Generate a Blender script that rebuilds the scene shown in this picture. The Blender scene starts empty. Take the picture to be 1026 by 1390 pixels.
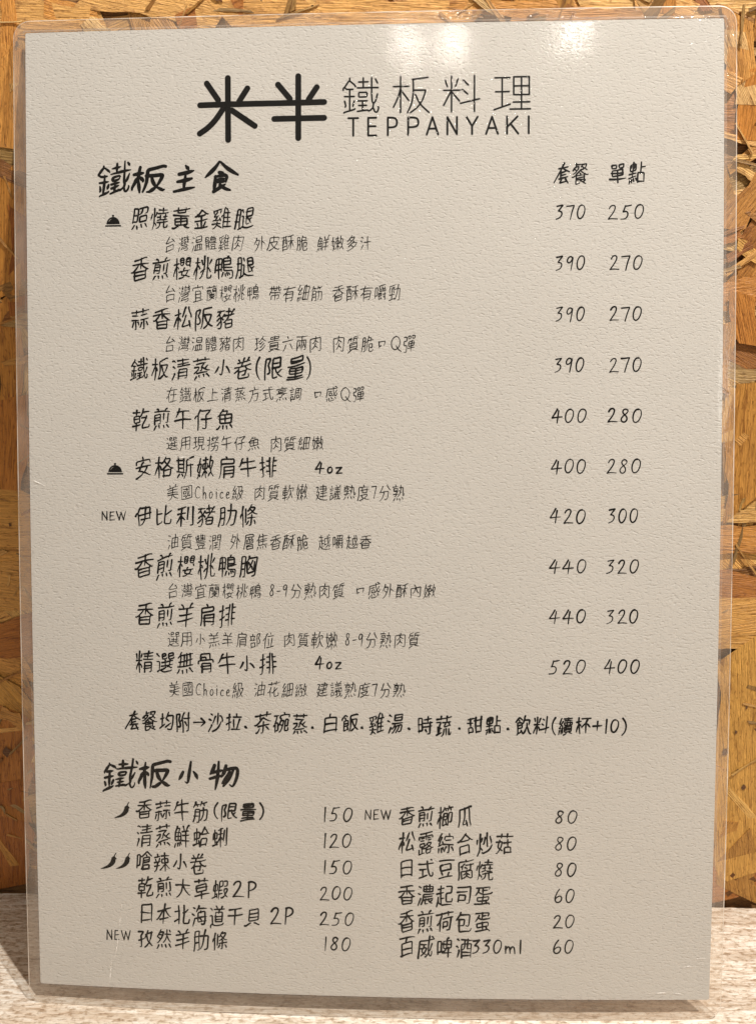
import bpy, bmesh, math, random
import numpy as np
from mathutils import Vector, Matrix

scene = bpy.context.scene
C = scene.collection
rng = random.Random(11)

# ------------------------------------------------------------------ camera
cam_data = bpy.data.cameras.new('camera')
cam = bpy.data.objects.new('camera', cam_data)
C.objects.link(cam)
scene.camera = cam
cam_data.sensor_fit = 'VERTICAL'
cam_data.sensor_height = 36.0
cam_data.sensor_width = 36.0
cam_data.lens = 31.08
cam_data.clip_start = 0.01
cam_data.clip_end = 50.0
R_ROWS = ((0.9991075641, 0.0415583704, -0.0075483243),
          (0.0016573461, -0.2171422369, -0.9761385671),
          (-0.0422057882, 0.9752549158, -0.2170173280))
right, down, fwd = (Vector(r) for r in R_ROWS)
m = Matrix((right, -down, -fwd)).transposed().to_4x4()
m.translation = Vector((0.01416195, -0.23697889, 0.21350195))
cam.matrix_world = m

# ------------------------------------------------------------------ light
scene.view_settings.view_transform = 'Standard'
scene.view_settings.look = 'None'
scene.view_settings.exposure = 0.0
scene.view_settings.gamma = 1.0
scene.view_settings.use_curve_mapping = False
world = bpy.data.worlds.new('World')
scene.world = world
world.use_nodes = True
bg = world.node_tree.nodes['Background']
bg.inputs['Color'].default_value = (1.0, 0.90, 0.78, 1)
bg.inputs['Strength'].default_value = 0.27


def lamp(name, loc, power, radius, color):
    d = bpy.data.lights.new(name, 'POINT')
    d.energy = power
    d.shadow_soft_size = radius
    d.color = color
    o = bpy.data.objects.new(name, d)
    o.location = loc
    C.objects.link(o)
    return o


WARM = (1.0, 0.95, 0.88)
lamp('pendant_lamp', (0.39, -0.335, 1.05), 58.0, 0.012, WARM)          # the lamp that throws the menu's shadow
lamp('fill_light', (1.22, -2.12, 0.89), 6.0, 0.16, WARM)             # low fill from the same side, added to brighten the card's face
lamp('ceiling_lamp', (0.005, -1.01, 1.21), 1.5, 0.020, (1, .93, .82))    # the lamps mirrored at the top of the film
lamp('ceiling_lamp', (0.085, -1.01, 1.21), 1.5, 0.020, (1, .93, .82))
lamp('ceiling_lamp', (0.300, -0.98, 1.22), 1.8, 0.020, (1, .93, .82))

# ------------------------------------------------------------------ data
# all lengths in millimetres: x across the sheet, y up from its lower edge;
# GLYPHS: character code -> pen strokes
LINES = [
    ('title_lettering', 'gothic', [('鐵', -7.61, 3.01, 276.88, 287.23), ('板', 7.42, 17.98, 276.61, 287.38), ('料', 22.37, 32.99, 276.68, 287.33), ('理', 37.37, 48.05, 276.77, 287.18)]),
    ('title_lettering', 'roman', [('T', -6.05, -3.17, 270.03, 275.27), ('E', -0.29, 2.25, 270.0, 275.28), ('P', 5.56, 8.53, 270.02, 275.23), ('P', 11.62, 14.92, 270.01, 275.17), ('A', 17.34, 20.74, 269.98, 275.14), ('N', 23.37, 26.44, 269.95, 275.08), ('Y', 29.18, 32.46, 269.95, 275.05), ('A', 34.98, 38.47, 269.92, 275.0), ('K', 40.98, 44.47, 269.9, 274.98), ('I', 47.2, 47.96, 269.92, 274.95)]),
    ('heading_lettering', 'head', [('鐵', -82.63, -72.56, 253.78, 263.13), ('板', -71.87, -61.4, 254.01, 262.23), ('主', -59.13, -52.11, 253.79, 262.67), ('食', -49.85, -39.27, 253.59, 263.56)]),
    ('heading_lettering', 'head', [('鐵', -83.11, -72.25, 70.51, 79.4), ('板', -71.77, -61.47, 71.3, 79.68), ('小', -59.14, -52.39, 72.05, 79.72), ('物', -49.62, -40.15, 70.7, 80.2)]),
    ('column_lettering', 'dish', [('套餐', 55.18, 65.06, 254.69, 261.08)]),
    ('column_lettering', 'dish', [('單點', 71.46, 81.85, 254.73, 260.83)]),
    ('dish_lettering', 'dish', [('照', -72.01, -67.13, 242.93, 249.83), ('燒', -66.22, -60.53, 242.82, 249.72), ('黃', -59.39, -54.18, 242.71, 249.6), ('金', -52.82, -48.29, 242.61, 249.49), ('雞', -47.17, -41.53, 242.51, 249.38), ('腿', -40.41, -34.79, 242.4, 249.26)]),
    ('description_lettering', 'desc', [('台灣温體雞肉', -61.92, -37.72, 236.27, 240.82), ('外皮酥脆', -34.57, -18.24, 235.93, 240.46), ('鮮嫩多汁', -15.35, 1.08, 235.68, 240.19)]),
    ('dish_lettering', 'dish', [('香煎櫻桃鴨腿', -72.23, -34.58, 227.66, 234.44)]),
    ('description_lettering', 'desc', [('台灣宜蘭櫻桃鴨', -61.98, -33.02, 221.03, 225.91), ('帶有細筋', -29.88, -13.68, 220.73, 225.6), ('香酥有嚼勁', -10.89, 9.71, 220.52, 225.36)]),
    ('dish_lettering', 'dish', [('蒜香松阪豬', -72.32, -40.58, 212.56, 219.13)]),
    ('description_lettering', 'desc', [('台灣温體豬肉', -62.06, -37.56, 205.92, 210.6), ('珍貴六兩肉', -34.4, -14.24, 205.71, 210.36), ('肉質脆口Q彈', -10.67, 14.15, 205.51, 210.14)]),
    ('dish_lettering', 'dish', [('鐵板清蒸小卷', -72.66, -35.1, 197.37, 204.17), ('(', -34.2, -32.62, 197.23, 204.0), ('限量', -31.5, -18.94, 197.18, 203.94), (')', -18.71, -17.15, 197.13, 203.89)]),
    ('description_lettering', 'desc', [('在鐵板上清蒸方式烹調', -61.7, -20.18, 190.71, 195.16), ('口感Q彈', -16.93, -1.11, 190.55, 194.98)]),
    ('dish_lettering', 'dish', [('乾煎午仔魚', -72.32, -41.03, 182.17, 188.78)]),
    ('description_lettering', 'desc', [('選用現撈午仔魚', -61.8, -33.03, 175.76, 180.24), ('肉質細嫩', -29.76, -13.49, 175.72, 180.17)]),
    ('dish_lettering', 'dish', [('安格斯嫩肩牛排', -71.65, -27.64, 167.36, 173.97)]),
    ('dish_lettering', 'dish', [('4oz', -15.96, -7.91, 168.81, 172.37)]),
    ('description_lettering', 'desc', [('美國Choice級', -61.58, -37.96, 160.73, 165.45), ('肉質軟嫩', -34.78, -18.33, 160.77, 165.46), ('建議熟度7分熟', -15.86, 10.89, 160.8, 165.47)]),
    ('new_mark', 'mark', [('NEW', -82.37, -74.55, 154.55, 157.16)]),
    ('dish_lettering', 'dish', [('伊比利豬肋條', -71.79, -33.91, 152.73, 159.15)]),
    ('description_lettering', 'desc', [('油質豐潤', -61.71, -45.2, 145.61, 150.24), ('外層焦香酥脆', -42.36, -18.26, 145.74, 150.34), ('越嚼越香', -15.0, 0.89, 145.85, 150.43)]),
    ('dish_lettering', 'dish', [('香煎櫻桃鴨胸', -71.73, -33.87, 137.02, 144.15)]),
    ('description_lettering', 'desc', [('台灣宜蘭櫻桃鴨', -61.74, -32.66, 130.72, 135.25), ('8-9分熟肉質', -30.17, -7.17, 130.96, 135.47), ('口感外酥內嫩', -4.14, 20.27, 131.16, 135.63)]),
    ('dish_lettering', 'dish', [('香煎羊肩排', -71.67, -40.45, 121.99, 128.93)]),
    ('description_lettering', 'desc', [('選用小羔羊肩部位', -61.89, -28.66, 115.52, 120.3), ('肉質軟嫩', -25.93, -9.44, 115.85, 120.6), ('8-9分熟肉質', -7.08, 15.63, 116.07, 120.8)]),
    ('dish_lettering', 'dish', [('精選無骨牛小排', -71.86, -28.01, 107.35, 114.09)]),
    ('dish_lettering', 'dish', [('4oz', -16.23, -8.11, 109.23, 113.19)]),
    ('description_lettering', 'desc', [('美國Choice級', -61.72, -38.33, 100.01, 104.71), ('油花細緻', -35.13, -18.75, 100.39, 105.06), ('建議熟度7分熟', -15.8, 11.19, 100.73, 105.38)]),
    ('note_lettering', 'dish', [('套餐均附', -75.51, -54.99, 89.22, 95.23), ('→', -54.07, -50.37, 90.66, 93.88), ('沙拉', -49.45, -39.09, 89.43, 95.41), ('.', -38.42, -37.04, 90.25, 91.63), ('茶碗蒸', -34.74, -18.56, 89.3, 95.48), ('.', -17.66, -16.3, 90.38, 91.75), ('白飯', -14.03, -3.19, 89.83, 95.53), ('.', -2.51, -1.16, 90.62, 91.98), ('雞湯', 0.19, 10.53, 89.58, 95.72), ('.', 11.65, 13.0, 90.58, 91.95), ('時蔬', 15.01, 25.3, 89.31, 95.44), ('.', 26.97, 28.31, 90.76, 92.12), ('甜點', 29.98, 40.23, 89.7, 95.37), ('.', 41.79, 43.13, 90.68, 92.04), ('飲料', 44.67, 54.56, 89.61, 95.5), ('(', 55.34, 56.78, 89.89, 95.09), ('續杯', 57.33, 67.09, 89.71, 95.36), ('+', 67.75, 70.63, 91.11, 94.05), ('10', 71.3, 75.73, 90.45, 94.52), (')', 76.4, 78.1, 89.79, 94.99)]),
    ('price_lettering', 'price', [('370', 55.75, 64.45, 244.23, 248.48)]),
    ('price_lettering', 'price', [('250', 71.06, 81.68, 244.14, 248.38)]),
    ('price_lettering', 'price', [('390', 55.8, 64.29, 229.18, 233.48)]),
    ('price_lettering', 'price', [('270', 71.56, 81.27, 229.13, 233.41)]),
    ('price_lettering', 'price', [('390', 55.76, 64.25, 214.08, 218.32)]),
    ('price_lettering', 'price', [('270', 71.53, 81.19, 214.06, 218.29)]),
    ('price_lettering', 'price', [('390', 55.61, 64.18, 198.94, 203.21)]),
    ('price_lettering', 'price', [('270', 71.51, 81.21, 198.95, 203.2)]),
    ('price_lettering', 'price', [('400', 54.71, 64.97, 183.95, 188.11)]),
    ('price_lettering', 'price', [('280', 71.19, 81.35, 183.98, 188.14)]),
    ('price_lettering', 'price', [('400', 54.59, 64.97, 168.8, 173.08)]),
    ('price_lettering', 'price', [('280', 71.09, 81.24, 168.86, 173.14)]),
    ('price_lettering', 'price', [('420', 54.36, 65.1, 153.92, 158.22)]),
    ('price_lettering', 'price', [('300', 71.77, 80.47, 154.01, 158.31)]),
    ('price_lettering', 'price', [('440', 54.25, 65.28, 138.82, 142.97)]),
    ('price_lettering', 'price', [('320', 71.44, 80.94, 138.94, 143.08)]),
    ('price_lettering', 'price', [('440', 54.3, 65.38, 123.67, 127.86)]),
    ('price_lettering', 'price', [('320', 71.54, 81.06, 123.81, 127.99)]),
    ('price_lettering', 'price', [('520', 54.5, 65.39, 108.41, 112.67)]),
    ('price_lettering', 'price', [('400', 71.06, 81.57, 108.56, 112.82)]),
    ('dish_lettering', 'dish', [('香蒜牛筋', -72.42, -49.74, 60.94, 67.49), ('(', -48.12, -46.5, 61.8, 66.92), ('限量', -45.57, -34.84, 61.52, 67.34), (')', -33.81, -32.2, 62.17, 67.28)]),
    ('dish_lettering', 'dish', [('清蒸鮮蛤蜊', -72.56, -43.69, 52.7, 59.39)]),
    ('dish_lettering', 'dish', [('嗆辣小卷', -72.7, -50.63, 44.46, 50.83)]),
    ('dish_lettering', 'dish', [('乾煎大草蝦', -72.49, -43.63, 36.31, 42.7), ('2P', -42.36, -34.71, 37.2, 42.39)]),
    ('dish_lettering', 'dish', [('日本北海道干貝', -72.17, -33.64, 27.72, 34.13), ('2P', -30.63, -23.25, 28.83, 34.26)]),
    ('new_mark', 'mark', [('NEW', -82.91, -75.19, 21.98, 25.03)]),
    ('dish_lettering', 'dish', [('孜然羊肋條', -72.67, -44.17, 19.88, 26.09)]),
    ('new_mark', 'mark', [('NEW', -1.2, 6.83, 62.82, 65.82)]),
    ('dish_lettering', 'dish', [('香煎櫛瓜', 9.2, 31.69, 60.93, 67.14)]),
    ('dish_lettering', 'dish', [('松露綜合炒菇', 9.21, 43.85, 52.23, 59.17)]),
    ('dish_lettering', 'dish', [('日式豆腐燒', 9.21, 38.08, 44.29, 50.68)]),
    ('dish_lettering', 'dish', [('香濃起司蛋', 9.21, 37.47, 36.0, 42.54)]),
    ('dish_lettering', 'dish', [('香煎荷包蛋', 9.22, 37.53, 27.44, 34.25)]),
    ('dish_lettering', 'dish', [('百威啤酒', 9.22, 31.82, 19.37, 25.98), ('330ml', 31.93, 47.09, 20.97, 25.33)]),
    ('price_lettering', 'price', [('150', -14.03, -4.89, 62.01, 66.4)]),
    ('price_lettering', 'price', [('120', -14.06, -5.14, 53.65, 58.07)]),
    ('price_lettering', 'price', [('150', -14.1, -5.09, 45.34, 49.7)]),
    ('price_lettering', 'price', [('200', -15.17, -4.96, 37.06, 41.35)]),
    ('price_lettering', 'price', [('250', -15.21, -4.61, 28.95, 33.19)]),
    ('price_lettering', 'price', [('180', -13.99, -5.51, 20.92, 25.3)]),
    ('price_lettering', 'price', [('80', 56.75, 63.56, 62.24, 66.33)]),
    ('price_lettering', 'price', [('80', 56.78, 63.45, 53.78, 58.16)]),
    ('price_lettering', 'price', [('80', 56.79, 63.45, 45.67, 50.07)]),
    ('price_lettering', 'price', [('60', 56.82, 63.07, 37.35, 41.71)]),
    ('price_lettering', 'price', [('20', 56.48, 63.19, 29.24, 33.42)]),
    ('price_lettering', 'price', [('60', 56.58, 62.91, 21.11, 25.55)]),
]
LOGO = [[(-50.96, 280.09), (-44.65, 280.17), (-35.67, 280.2), (-22.27, 280.2), (-13.37, 280.29)], [(-48.93, 286.59), (-45.44, 281.52)], [(-36.57, 284.86), (-39.04, 281.05)], [(-42.52, 288.1), (-42.41, 269.49)], [(-43.98, 278.83), (-46.23, 275.55), (-48.48, 273.28), (-51.08, 271.56)], [(-41.28, 278.33), (-34.33, 273.53)], [(-27.29, 285.77), (-23.72, 281.49)], [(-15.6, 284.75), (-18.04, 281.15)], [(-21.17, 288.18), (-21.15, 269.63)], [(-28.4, 275.51), (-13.37, 275.55)]]
CLOCHES = [(-80.23, 244.02, -75.53, 247.72), (-80.29, 168.53, -75.4, 172.21)]
CHILLIES = [(-79.56, 61.18, -74.74, 66.38), (-84.27, 44.69, -79.17, 49.98), (-79.33, 44.88, -74.83, 50.14)]
CREASES = [[(-77.67, 34.84), (-78.11, 30.53), (-79.08, 23.3)], [(-79.08, 23.3), (-79.64, 19.67), (-80.43, 16.02)], [(-81.39, 15.98), (-81.82, 12.34), (-82.17, 7.24)], [(-26.02, 150.02), (-23.76, 151.26), (-21.06, 151.61), (-19.26, 150.94), (-18.36, 149.6)], [(-58.63, 173.54), (-55.88, 173.87), (-53.83, 172.86)], [(-105.23, 167.23), (-102.88, 166.32), (-100.07, 164.96)], [(100.44, 177.11), (104.8, 176.67)], [(96.56, 16.64), (98.36, 17.34), (100.64, 17.1)], [(99.22, 19.0), (101.46, 19.94), (103.74, 19.7)], [(101.08, 17.57), (103.56, 18.03)], [(86.31, 8.31), (90.85, 8.78), (96.56, 8.28)]]
GLYPHS = {
    19978: [[29,6,29,55],[29,25,53,25],[6,55,57,55]],
    20027: [[27,5,35,13,35,17],[9,17,54,17],[32,18,32,56],[12,36,51,36],[6,56,57,56]],
    20094: [[17,5,17,20],[40,5,38,14,32,23,27,23,27,21,17,20,8,21,8,38,27,38,27,37,27,23],[6,11,28,11],[38,14,58,14],[36,28,50,28,53,27],[50,28,49,33,37,48,36,52,36,56,38,57,42,57,56,57,58,55,58,50],[8,29,27,29],[17,38,17,58],[5,47,29,47]],
    20180: [[18,6,12,18,11,23,12,24,12,58],[26,9,52,9,53,10,57,9],[53,10,52,13,41,21,40,23,40,54,39,57,37,58,30,58,28,57],[5,29,8,24,11,23],[22,32,58,32]],
    20234: [[21,4,18,6,14,16,12,21,13,22,13,58],[25,9,53,9,53,42],[36,9,36,38,35,39,34,45,31,50,27,55,23,57,20,57],[21,24,58,24],[4,29,9,22,12,21],[24,39,53,39]],
    20301: [[21,5,19,6,14,16,13,22,14,23,14,58],[39,5,40,10],[26,16,55,16],[13,22,9,24,6,28,5,30],[30,25,34,46,33,49],[51,25,45,55],[23,56,58,56]],
    20839: [[22,7,24,7,27,10,30,15,31,20,34,24,38,34,44,40,47,42],[31,19,9,19,9,58],[32,21,33,19,54,19,54,56,52,58,45,58],[32,21,24,36,16,43]],
    20841: [[6,8,56,8],[31,8,31,56],[40,28,42,32,43,36,45,38,46,42,48,46,48,48],[19,29,20,36,22,38,26,46,25,49],[21,36,19,38,15,48],[43,36,41,38,37,48],[9,58,9,21,10,20,54,21,53,55,52,57,46,57]],
    20845: [[29,6,33,14],[6,22,57,22],[21,34,14,48,6,57],[42,34,56,56]],
    20998: [[42,5,41,7,48,17,56,26],[22,7,15,20,10,25,6,28],[10,25,14,28,48,29,47,48,45,56,43,57,34,57,32,56],[26,29,25,38,20,49,12,56,8,57,5,57]],
    21033: [[55,6,55,56,53,58,46,58],[18,9,18,31,19,33,22,34,30,41],[6,10,18,9,28,6,31,6],[39,12,39,42],[6,24,31,24],[18,31,14,33,11,39,4,48,4,50],[19,33,18,58]],
    21185: [[43,6,43,25,40,40,37,50,31,57,29,57],[5,8,31,8],[20,13,18,14,15,21,19,32],[9,14,6,23,9,31],[28,14,25,21,25,23,29,32],[34,20,57,20,55,54,53,57,46,58],[6,37,30,37],[18,37,18,52],[5,55,28,51,30,51,34,53]],
    21253: [[20,5,18,13,16,14,6,24],[18,13,52,14,52,33,50,42,47,44,43,44,40,42],[10,20,15,24],[15,24,36,24,35,39,15,39],[15,24,15,51,16,56,20,57,52,57,56,55,58,50]],
    21271: [[22,6,22,57],[38,6,38,48,39,55,42,57,56,56,58,54,59,45],[6,21,22,21],[38,27,44,26,56,17],[5,49,19,44,22,44]],
    21320: [[18,5,16,12,7,24],[15,13,52,13],[32,14,32,58],[6,34,57,34]],
    21367: [[34,4,32,5,30,15],[16,6,19,10,19,15],[48,6,44,11,43,15],[10,15,52,15],[28,16,25,26],[6,26,20,26,20,27,25,26,42,27,57,26],[42,27,43,30,46,34,57,40,60,39],[16,34,18,37],[18,37,42,37],[18,37,18,53,19,55,21,57,48,57,50,56,51,51,49,48],[42,37,40,46,39,48,32,48],[42,37,46,34],[6,40,16,34,19,31,20,27]],
    21475: [[11,51,52,51],[10,56,11,11,52,12,52,56]],
    21488: [[29,4,26,7,13,22,12,25,50,23],[41,12,49,20,50,23,52,24,54,27],[14,55,49,55],[14,58,14,37,14,36,49,36,49,57]],
    21496: [[8,9,54,9,53,56,52,57,44,57],[8,20,42,20],[12,47,37,46,37,31,12,31,12,51]],
    21512: [[32,9,48,21,56,25,58,25],[16,22,18,25,45,25,48,21],[5,26,8,26,16,22,30,9,32,9,33,6],[15,54,49,54],[15,57,15,37,48,37,49,57]],
    21860: [[44,4,41,5,40,10,41,12,41,31],[41,11,55,12,55,32,28,31,28,12,29,11,41,11],[28,21,55,21],[46,32,46,58],[27,40,29,41],[7,41,20,40,20,12,7,11,7,46],[29,41,29,45],[29,41,35,38,38,35,39,32],[25,45,58,45]],
    21934: [[10,9,11,6,26,6,27,7,27,15,26,16,11,16,10,9],[36,10,37,6,52,6,53,7,53,15,52,16,37,16,36,10],[31,23,31,58],[12,32,51,32],[12,32,12,40,51,40,51,40,51,23,51,22,32,22,31,23,30,22,13,22,12,23,12,32],[6,50,57,50]],
    21958: [[39,15,41,18],[24,19,30,15,40,6,50,14,57,18],[28,31,51,31],[28,38,51,38,51,38,51,23,28,23,28,24,27,42,25,50,21,56,22,57],[7,41,17,41,17,11,7,10,7,47],[32,56,54,56,54,55,53,45,32,45,32,46,32,58]],
    22204: [[25,8,54,5,57,7],[39,11,41,14,40,19],[53,12,51,18],[28,13,29,15,28,19],[28,19,25,19,25,27,55,27,56,27,55,19,28,19],[35,19,35,27],[45,19,45,27],[54,33,54,57,52,58,49,58],[24,38,37,38],[43,38,58,38],[7,41,17,41,17,11,7,10,6,11,6,48],[24,44,36,44,38,43,38,33,37,33,25,33,24,33,24,57,27,57,35,54],[45,45,48,50],[33,49,35,54,38,57]],
    22283: [[42,13,46,15],[34,14,35,26,37,36,38,38,38,42],[15,20,48,20],[45,27,41,37,38,38],[18,36,17,36,17,27,28,27,28,36,27,36,18,36],[38,42,43,48,46,48,48,45,48,41],[15,45,28,43,30,42],[27,49,30,49,38,42],[7,56,55,56,56,55,55,8,8,8,7,8,7,58]],
    22312: [[28,4,25,8,24,14],[6,14,24,14],[24,14,57,14],[22,15,21,19,15,28,14,32,15,33,15,57],[40,22,40,57],[26,34,54,34],[5,40,5,39,7,37,10,34,14,32],[23,57,57,57]],
    22343: [[37,5,34,11,34,15,32,16,27,22],[13,6,13,44],[34,15,56,15,56,40,53,55,51,58,49,58,41,58,38,56],[5,20,20,20],[33,26,42,33],[29,49,48,38],[5,50,6,49,12,46,14,44,17,44,23,40]],
    22806: [[16,5,15,14,13,15,11,21,6,30],[41,5,41,58],[15,14,30,15,29,21,26,33,23,36,22,41,17,48,11,54,7,56],[41,24,45,25,57,36],[14,30,23,36]],
    22810: [[27,9,28,10,45,10,44,15,37,21,32,24,28,25,27,27,15,32,9,33],[8,18,12,18,14,17,24,10,27,10,28,6,32,4],[20,19,24,20,28,23,28,25],[42,26,39,28,38,32],[29,42,32,43,38,49],[16,43,24,39,33,33,38,32,54,32,55,33,53,38,45,46,41,48,38,49,36,51,32,52,11,58,6,56]],
    22823: [[32,4,31,26,29,27,25,40,19,48,12,54,7,57,4,57],[6,23,30,23,31,24,33,23,57,23],[31,24,34,27,38,37,43,45,51,54,56,57,57,56]],
    22871: [[29,6,28,10],[6,11,57,11],[23,11,22,15,20,18,18,21],[40,11,41,15,45,18,45,20],[18,21,18,44],[4,26,6,27,16,21,44,21,45,20,48,21,57,26,59,25],[18,29,45,29],[18,36,45,36],[6,44,57,44],[22,45,21,48,16,52,15,55],[41,49,43,49,46,51,47,54,49,55,52,58],[12,56,15,55,45,55,47,54]],
    23041: [[41,5,42,25,44,42,46,43,46,49,51,57,55,58,57,57,58,52,58,48,57,46],[50,5,55,9],[17,23,35,23],[26,23,23,34],[55,24,51,38,49,42,46,43],[16,34,23,34],[21,34,19,42,34,51],[23,34,34,34,33,39,29,46,26,48,22,51,16,55],[5,57,9,38,10,14,57,14],[32,57,36,57,43,50,46,49]],
    23273: [[11,4,10,16,9,18,6,38,13,44],[31,4,30,40,31,42,31,58],[48,5,45,26,46,27,49,39,51,40,51,47,58,57],[22,11,39,11],[47,16,56,16,54,32,52,39,51,40],[5,18,17,18,18,22,16,31,14,41,13,44,12,48,5,57],[31,20,23,21,24,34,38,34,38,21,31,20],[45,26,42,29],[38,29,42,29],[42,29,42,33],[30,41,27,44,21,54],[30,41,35,42,39,48],[51,47,48,48,45,53,43,56],[12,48,16,50,16,54]],
    23388: [[39,5,34,21,32,22,29,26,28,30],[7,9,23,9,24,9,23,13,16,21,15,24,15,56,15,58,9,58],[36,16,58,16],[53,16,49,34,46,40,44,42],[34,21,36,22,40,37,42,41,44,42,44,46],[5,38,8,37,15,36,16,34,22,33,24,31],[44,46,54,55,57,57,58,57],[28,57,36,52,42,46,44,46]],
    23433: [[30,5,32,12],[31,18,28,20,25,25,24,29],[8,20,9,12,32,12,54,12,55,20],[7,29,57,29],[21,30,20,34,17,40],[44,30,43,35,35,47],[14,41,17,40,18,41,29,45,31,47,35,47,53,57,56,56],[8,57,10,57,23,53,29,50,31,47]],
    23452: [[31,4,32,7,32,12],[8,20,8,12,32,12,55,12,56,20],[18,34,45,34],[18,45,45,45],[18,56,18,23,44,23,45,56],[6,57,57,57]],
    23567: [[32,6,32,55,30,57,21,58],[17,20,14,22,11,33,6,44],[48,21,57,39,58,42,57,46]],
    23652: [[11,16,53,16,54,15,54,8,53,7,12,7,11,8,10,40,8,50,5,57],[27,16,27,23],[46,16,46,20,45,23],[36,24,36,37],[36,24,35,24,27,23,20,24,18,25,18,36,19,37,53,37,53,24,52,24,45,23,37,24,36,24],[26,28,28,33],[46,28,44,32,42,33],[21,50,51,50],[51,57,21,57,21,44,22,44,50,44,51,44,51,57]],
    24118: [[16,6,15,15,14,19,9,24,7,24],[25,6,25,22,37,22,38,6],[48,6,48,21,49,23,56,23,57,21,58,19],[6,12,57,12],[31,29,31,58],[7,37,8,29,56,29,56,37],[14,54,14,40,50,40,50,53,49,54,42,55]],
    24178: [[9,9,54,9],[31,9,31,58],[6,30,57,30]],
    24230: [[33,5,35,11],[26,17,27,33,46,33,46,32,46,17],[16,22,57,22],[17,40,49,40,50,42,49,45,41,50,40,53],[24,41,24,44,33,52],[5,57,9,43,10,12,11,11,57,11],[16,57,27,56,32,54,33,52,39,52,41,55,54,58,60,57]],
    24314: [[39,5,39,50],[6,9,17,9,16,13,11,22,10,26,8,27,6,30],[27,10,52,10,53,26,27,27],[23,18,57,18],[10,26,18,27,18,29,16,40,13,46,13,49,8,55,5,57],[26,35,55,35],[7,36,10,44,13,46],[23,44,57,44],[13,49,22,54,32,56,57,57,60,55]],
    24335: [[38,5,39,28,42,42,45,50,50,57,56,57,57,56,58,50,57,46],[48,6,51,8],[6,16,57,16],[8,30,31,30],[19,30,19,52],[7,56,33,50]],
    24392: [[45,7,45,6,56,6,56,16,45,16,45,7],[6,8,18,8,18,21,7,21,6,22,6,35,19,36,16,56,14,58,8,58,6,56],[26,8,27,6,37,6,37,16,27,16,26,8],[41,24,41,58],[28,32,55,32],[55,32,54,41,28,40,28,24,54,24,55,32],[25,49,58,49]],
    24863: [[45,4,48,4,51,6,52,8,52,11],[38,5,40,20,42,27,45,30,45,33],[54,18,48,28,45,30],[16,19,33,19],[45,33,50,39,54,40,57,38,58,35,58,33,57,31],[26,36,18,36,18,26,32,26,32,36,26,36],[36,38,37,39,45,33],[6,40,10,27,10,11,57,11],[28,43,29,43,36,50,37,50],[19,46,19,56,21,58,43,58,45,56,46,52],[51,46,56,54],[11,48,6,56]],
    25289: [[14,5,14,56,12,58,8,58],[40,5,41,10],[28,16,57,16],[6,17,20,17],[32,25,36,47],[52,25,46,55],[5,39,6,37,12,36,14,34,21,33,21,32],[25,56,58,56]],
    25490: [[14,5,14,56,13,57,8,58],[37,5,37,58],[47,5,47,58],[27,15,37,15],[47,15,57,15],[6,17,20,17],[27,28,37,28],[47,28,57,28],[6,37,13,36,14,34,20,33,22,31],[26,42,37,42],[47,42,58,42]],
    25736: [[13,4,13,56,12,58,7,58],[33,4,31,17,29,20,25,23],[52,4,50,17,46,22,43,24],[40,8,37,13],[45,8,44,14],[26,9,24,14],[58,9,56,13],[5,17,19,17],[31,17,35,19,38,22],[50,17,56,21],[25,34,26,28,57,28,57,34],[40,34,38,45,35,51,30,56,24,58],[4,38,5,36,19,32,20,31],[26,41,54,41,55,46,53,56,51,58,44,58]],
    26009: [[15,5,15,58],[50,5,50,58],[27,8,25,9,22,19,21,20],[6,9,8,19],[35,10,40,13],[5,26,26,26],[33,26,39,30],[15,32,11,34,4,48,4,52],[15,32,20,34,24,41,24,44],[30,44,58,39]],
    26031: [[27,5,27,43],[10,6,10,43],[59,6,55,6,38,11,38,40,34,52,31,58],[5,13,31,13],[11,22,27,22],[38,26,58,26],[51,26,51,58],[11,32,27,32],[4,43,32,43],[14,48,12,50,7,57],[23,49,26,54]],
    26041: [[32,4,31,5,33,10,33,16],[7,16,56,16],[24,16,23,30,20,41,15,51,11,54,7,57],[23,30,50,31,48,49,46,56,43,57,34,57,31,55]],
    26085: [[14,31,50,31],[14,53,50,53],[14,57,14,9,50,9,50,57]],
    26178: [[42,5,42,24],[28,12,56,12],[26,24,58,24],[50,24,50,56,49,58,42,58],[7,27,20,27],[26,36,58,36],[32,44,37,50],[7,46,20,45,20,9,8,9,7,9,7,51]],
    26377: [[27,5,25,8,25,13],[6,13,57,13],[22,13,18,27,18,28,18,58],[19,24,50,25,49,56,48,57,40,58],[18,35,49,35],[6,36,14,29,18,27],[18,46,49,46]],
    26412: [[32,5,32,58],[6,18,57,18],[26,18,25,23,17,36,10,44,6,47,6,46],[37,18,38,23,44,33,50,41,56,46],[16,46,46,46]],
    26479: [[15,5,14,28,15,29,15,58],[27,10,58,10],[46,10,41,24,42,25,42,58],[6,18,24,18],[15,26,19,27,23,31,23,33],[49,26,58,36],[14,28,11,30,4,44,4,47],[26,37,32,32,38,26,41,24]],
    26494: [[15,5,15,58],[48,5,48,8,51,17,57,26,57,30],[38,6,36,8,32,19,28,28],[5,18,22,18],[41,26,36,41,31,50,30,54,37,54,54,52],[14,27,11,30,4,45,4,47],[14,27,16,27,19,29,23,35,22,38],[50,41,56,56]],
    26495: [[15,4,14,24,14,26,10,29,9,34,4,43,4,47],[58,8,54,6,29,11,29,36,26,49,23,58],[6,17,22,17],[29,23,54,24,54,28,51,36,47,44,45,46],[36,23,38,34,43,44,45,46,45,48],[14,24,18,26,22,32,21,34],[14,26,15,27,15,58],[45,48,54,56,56,57,59,57],[28,57,32,57,33,57,45,48]],
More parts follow.
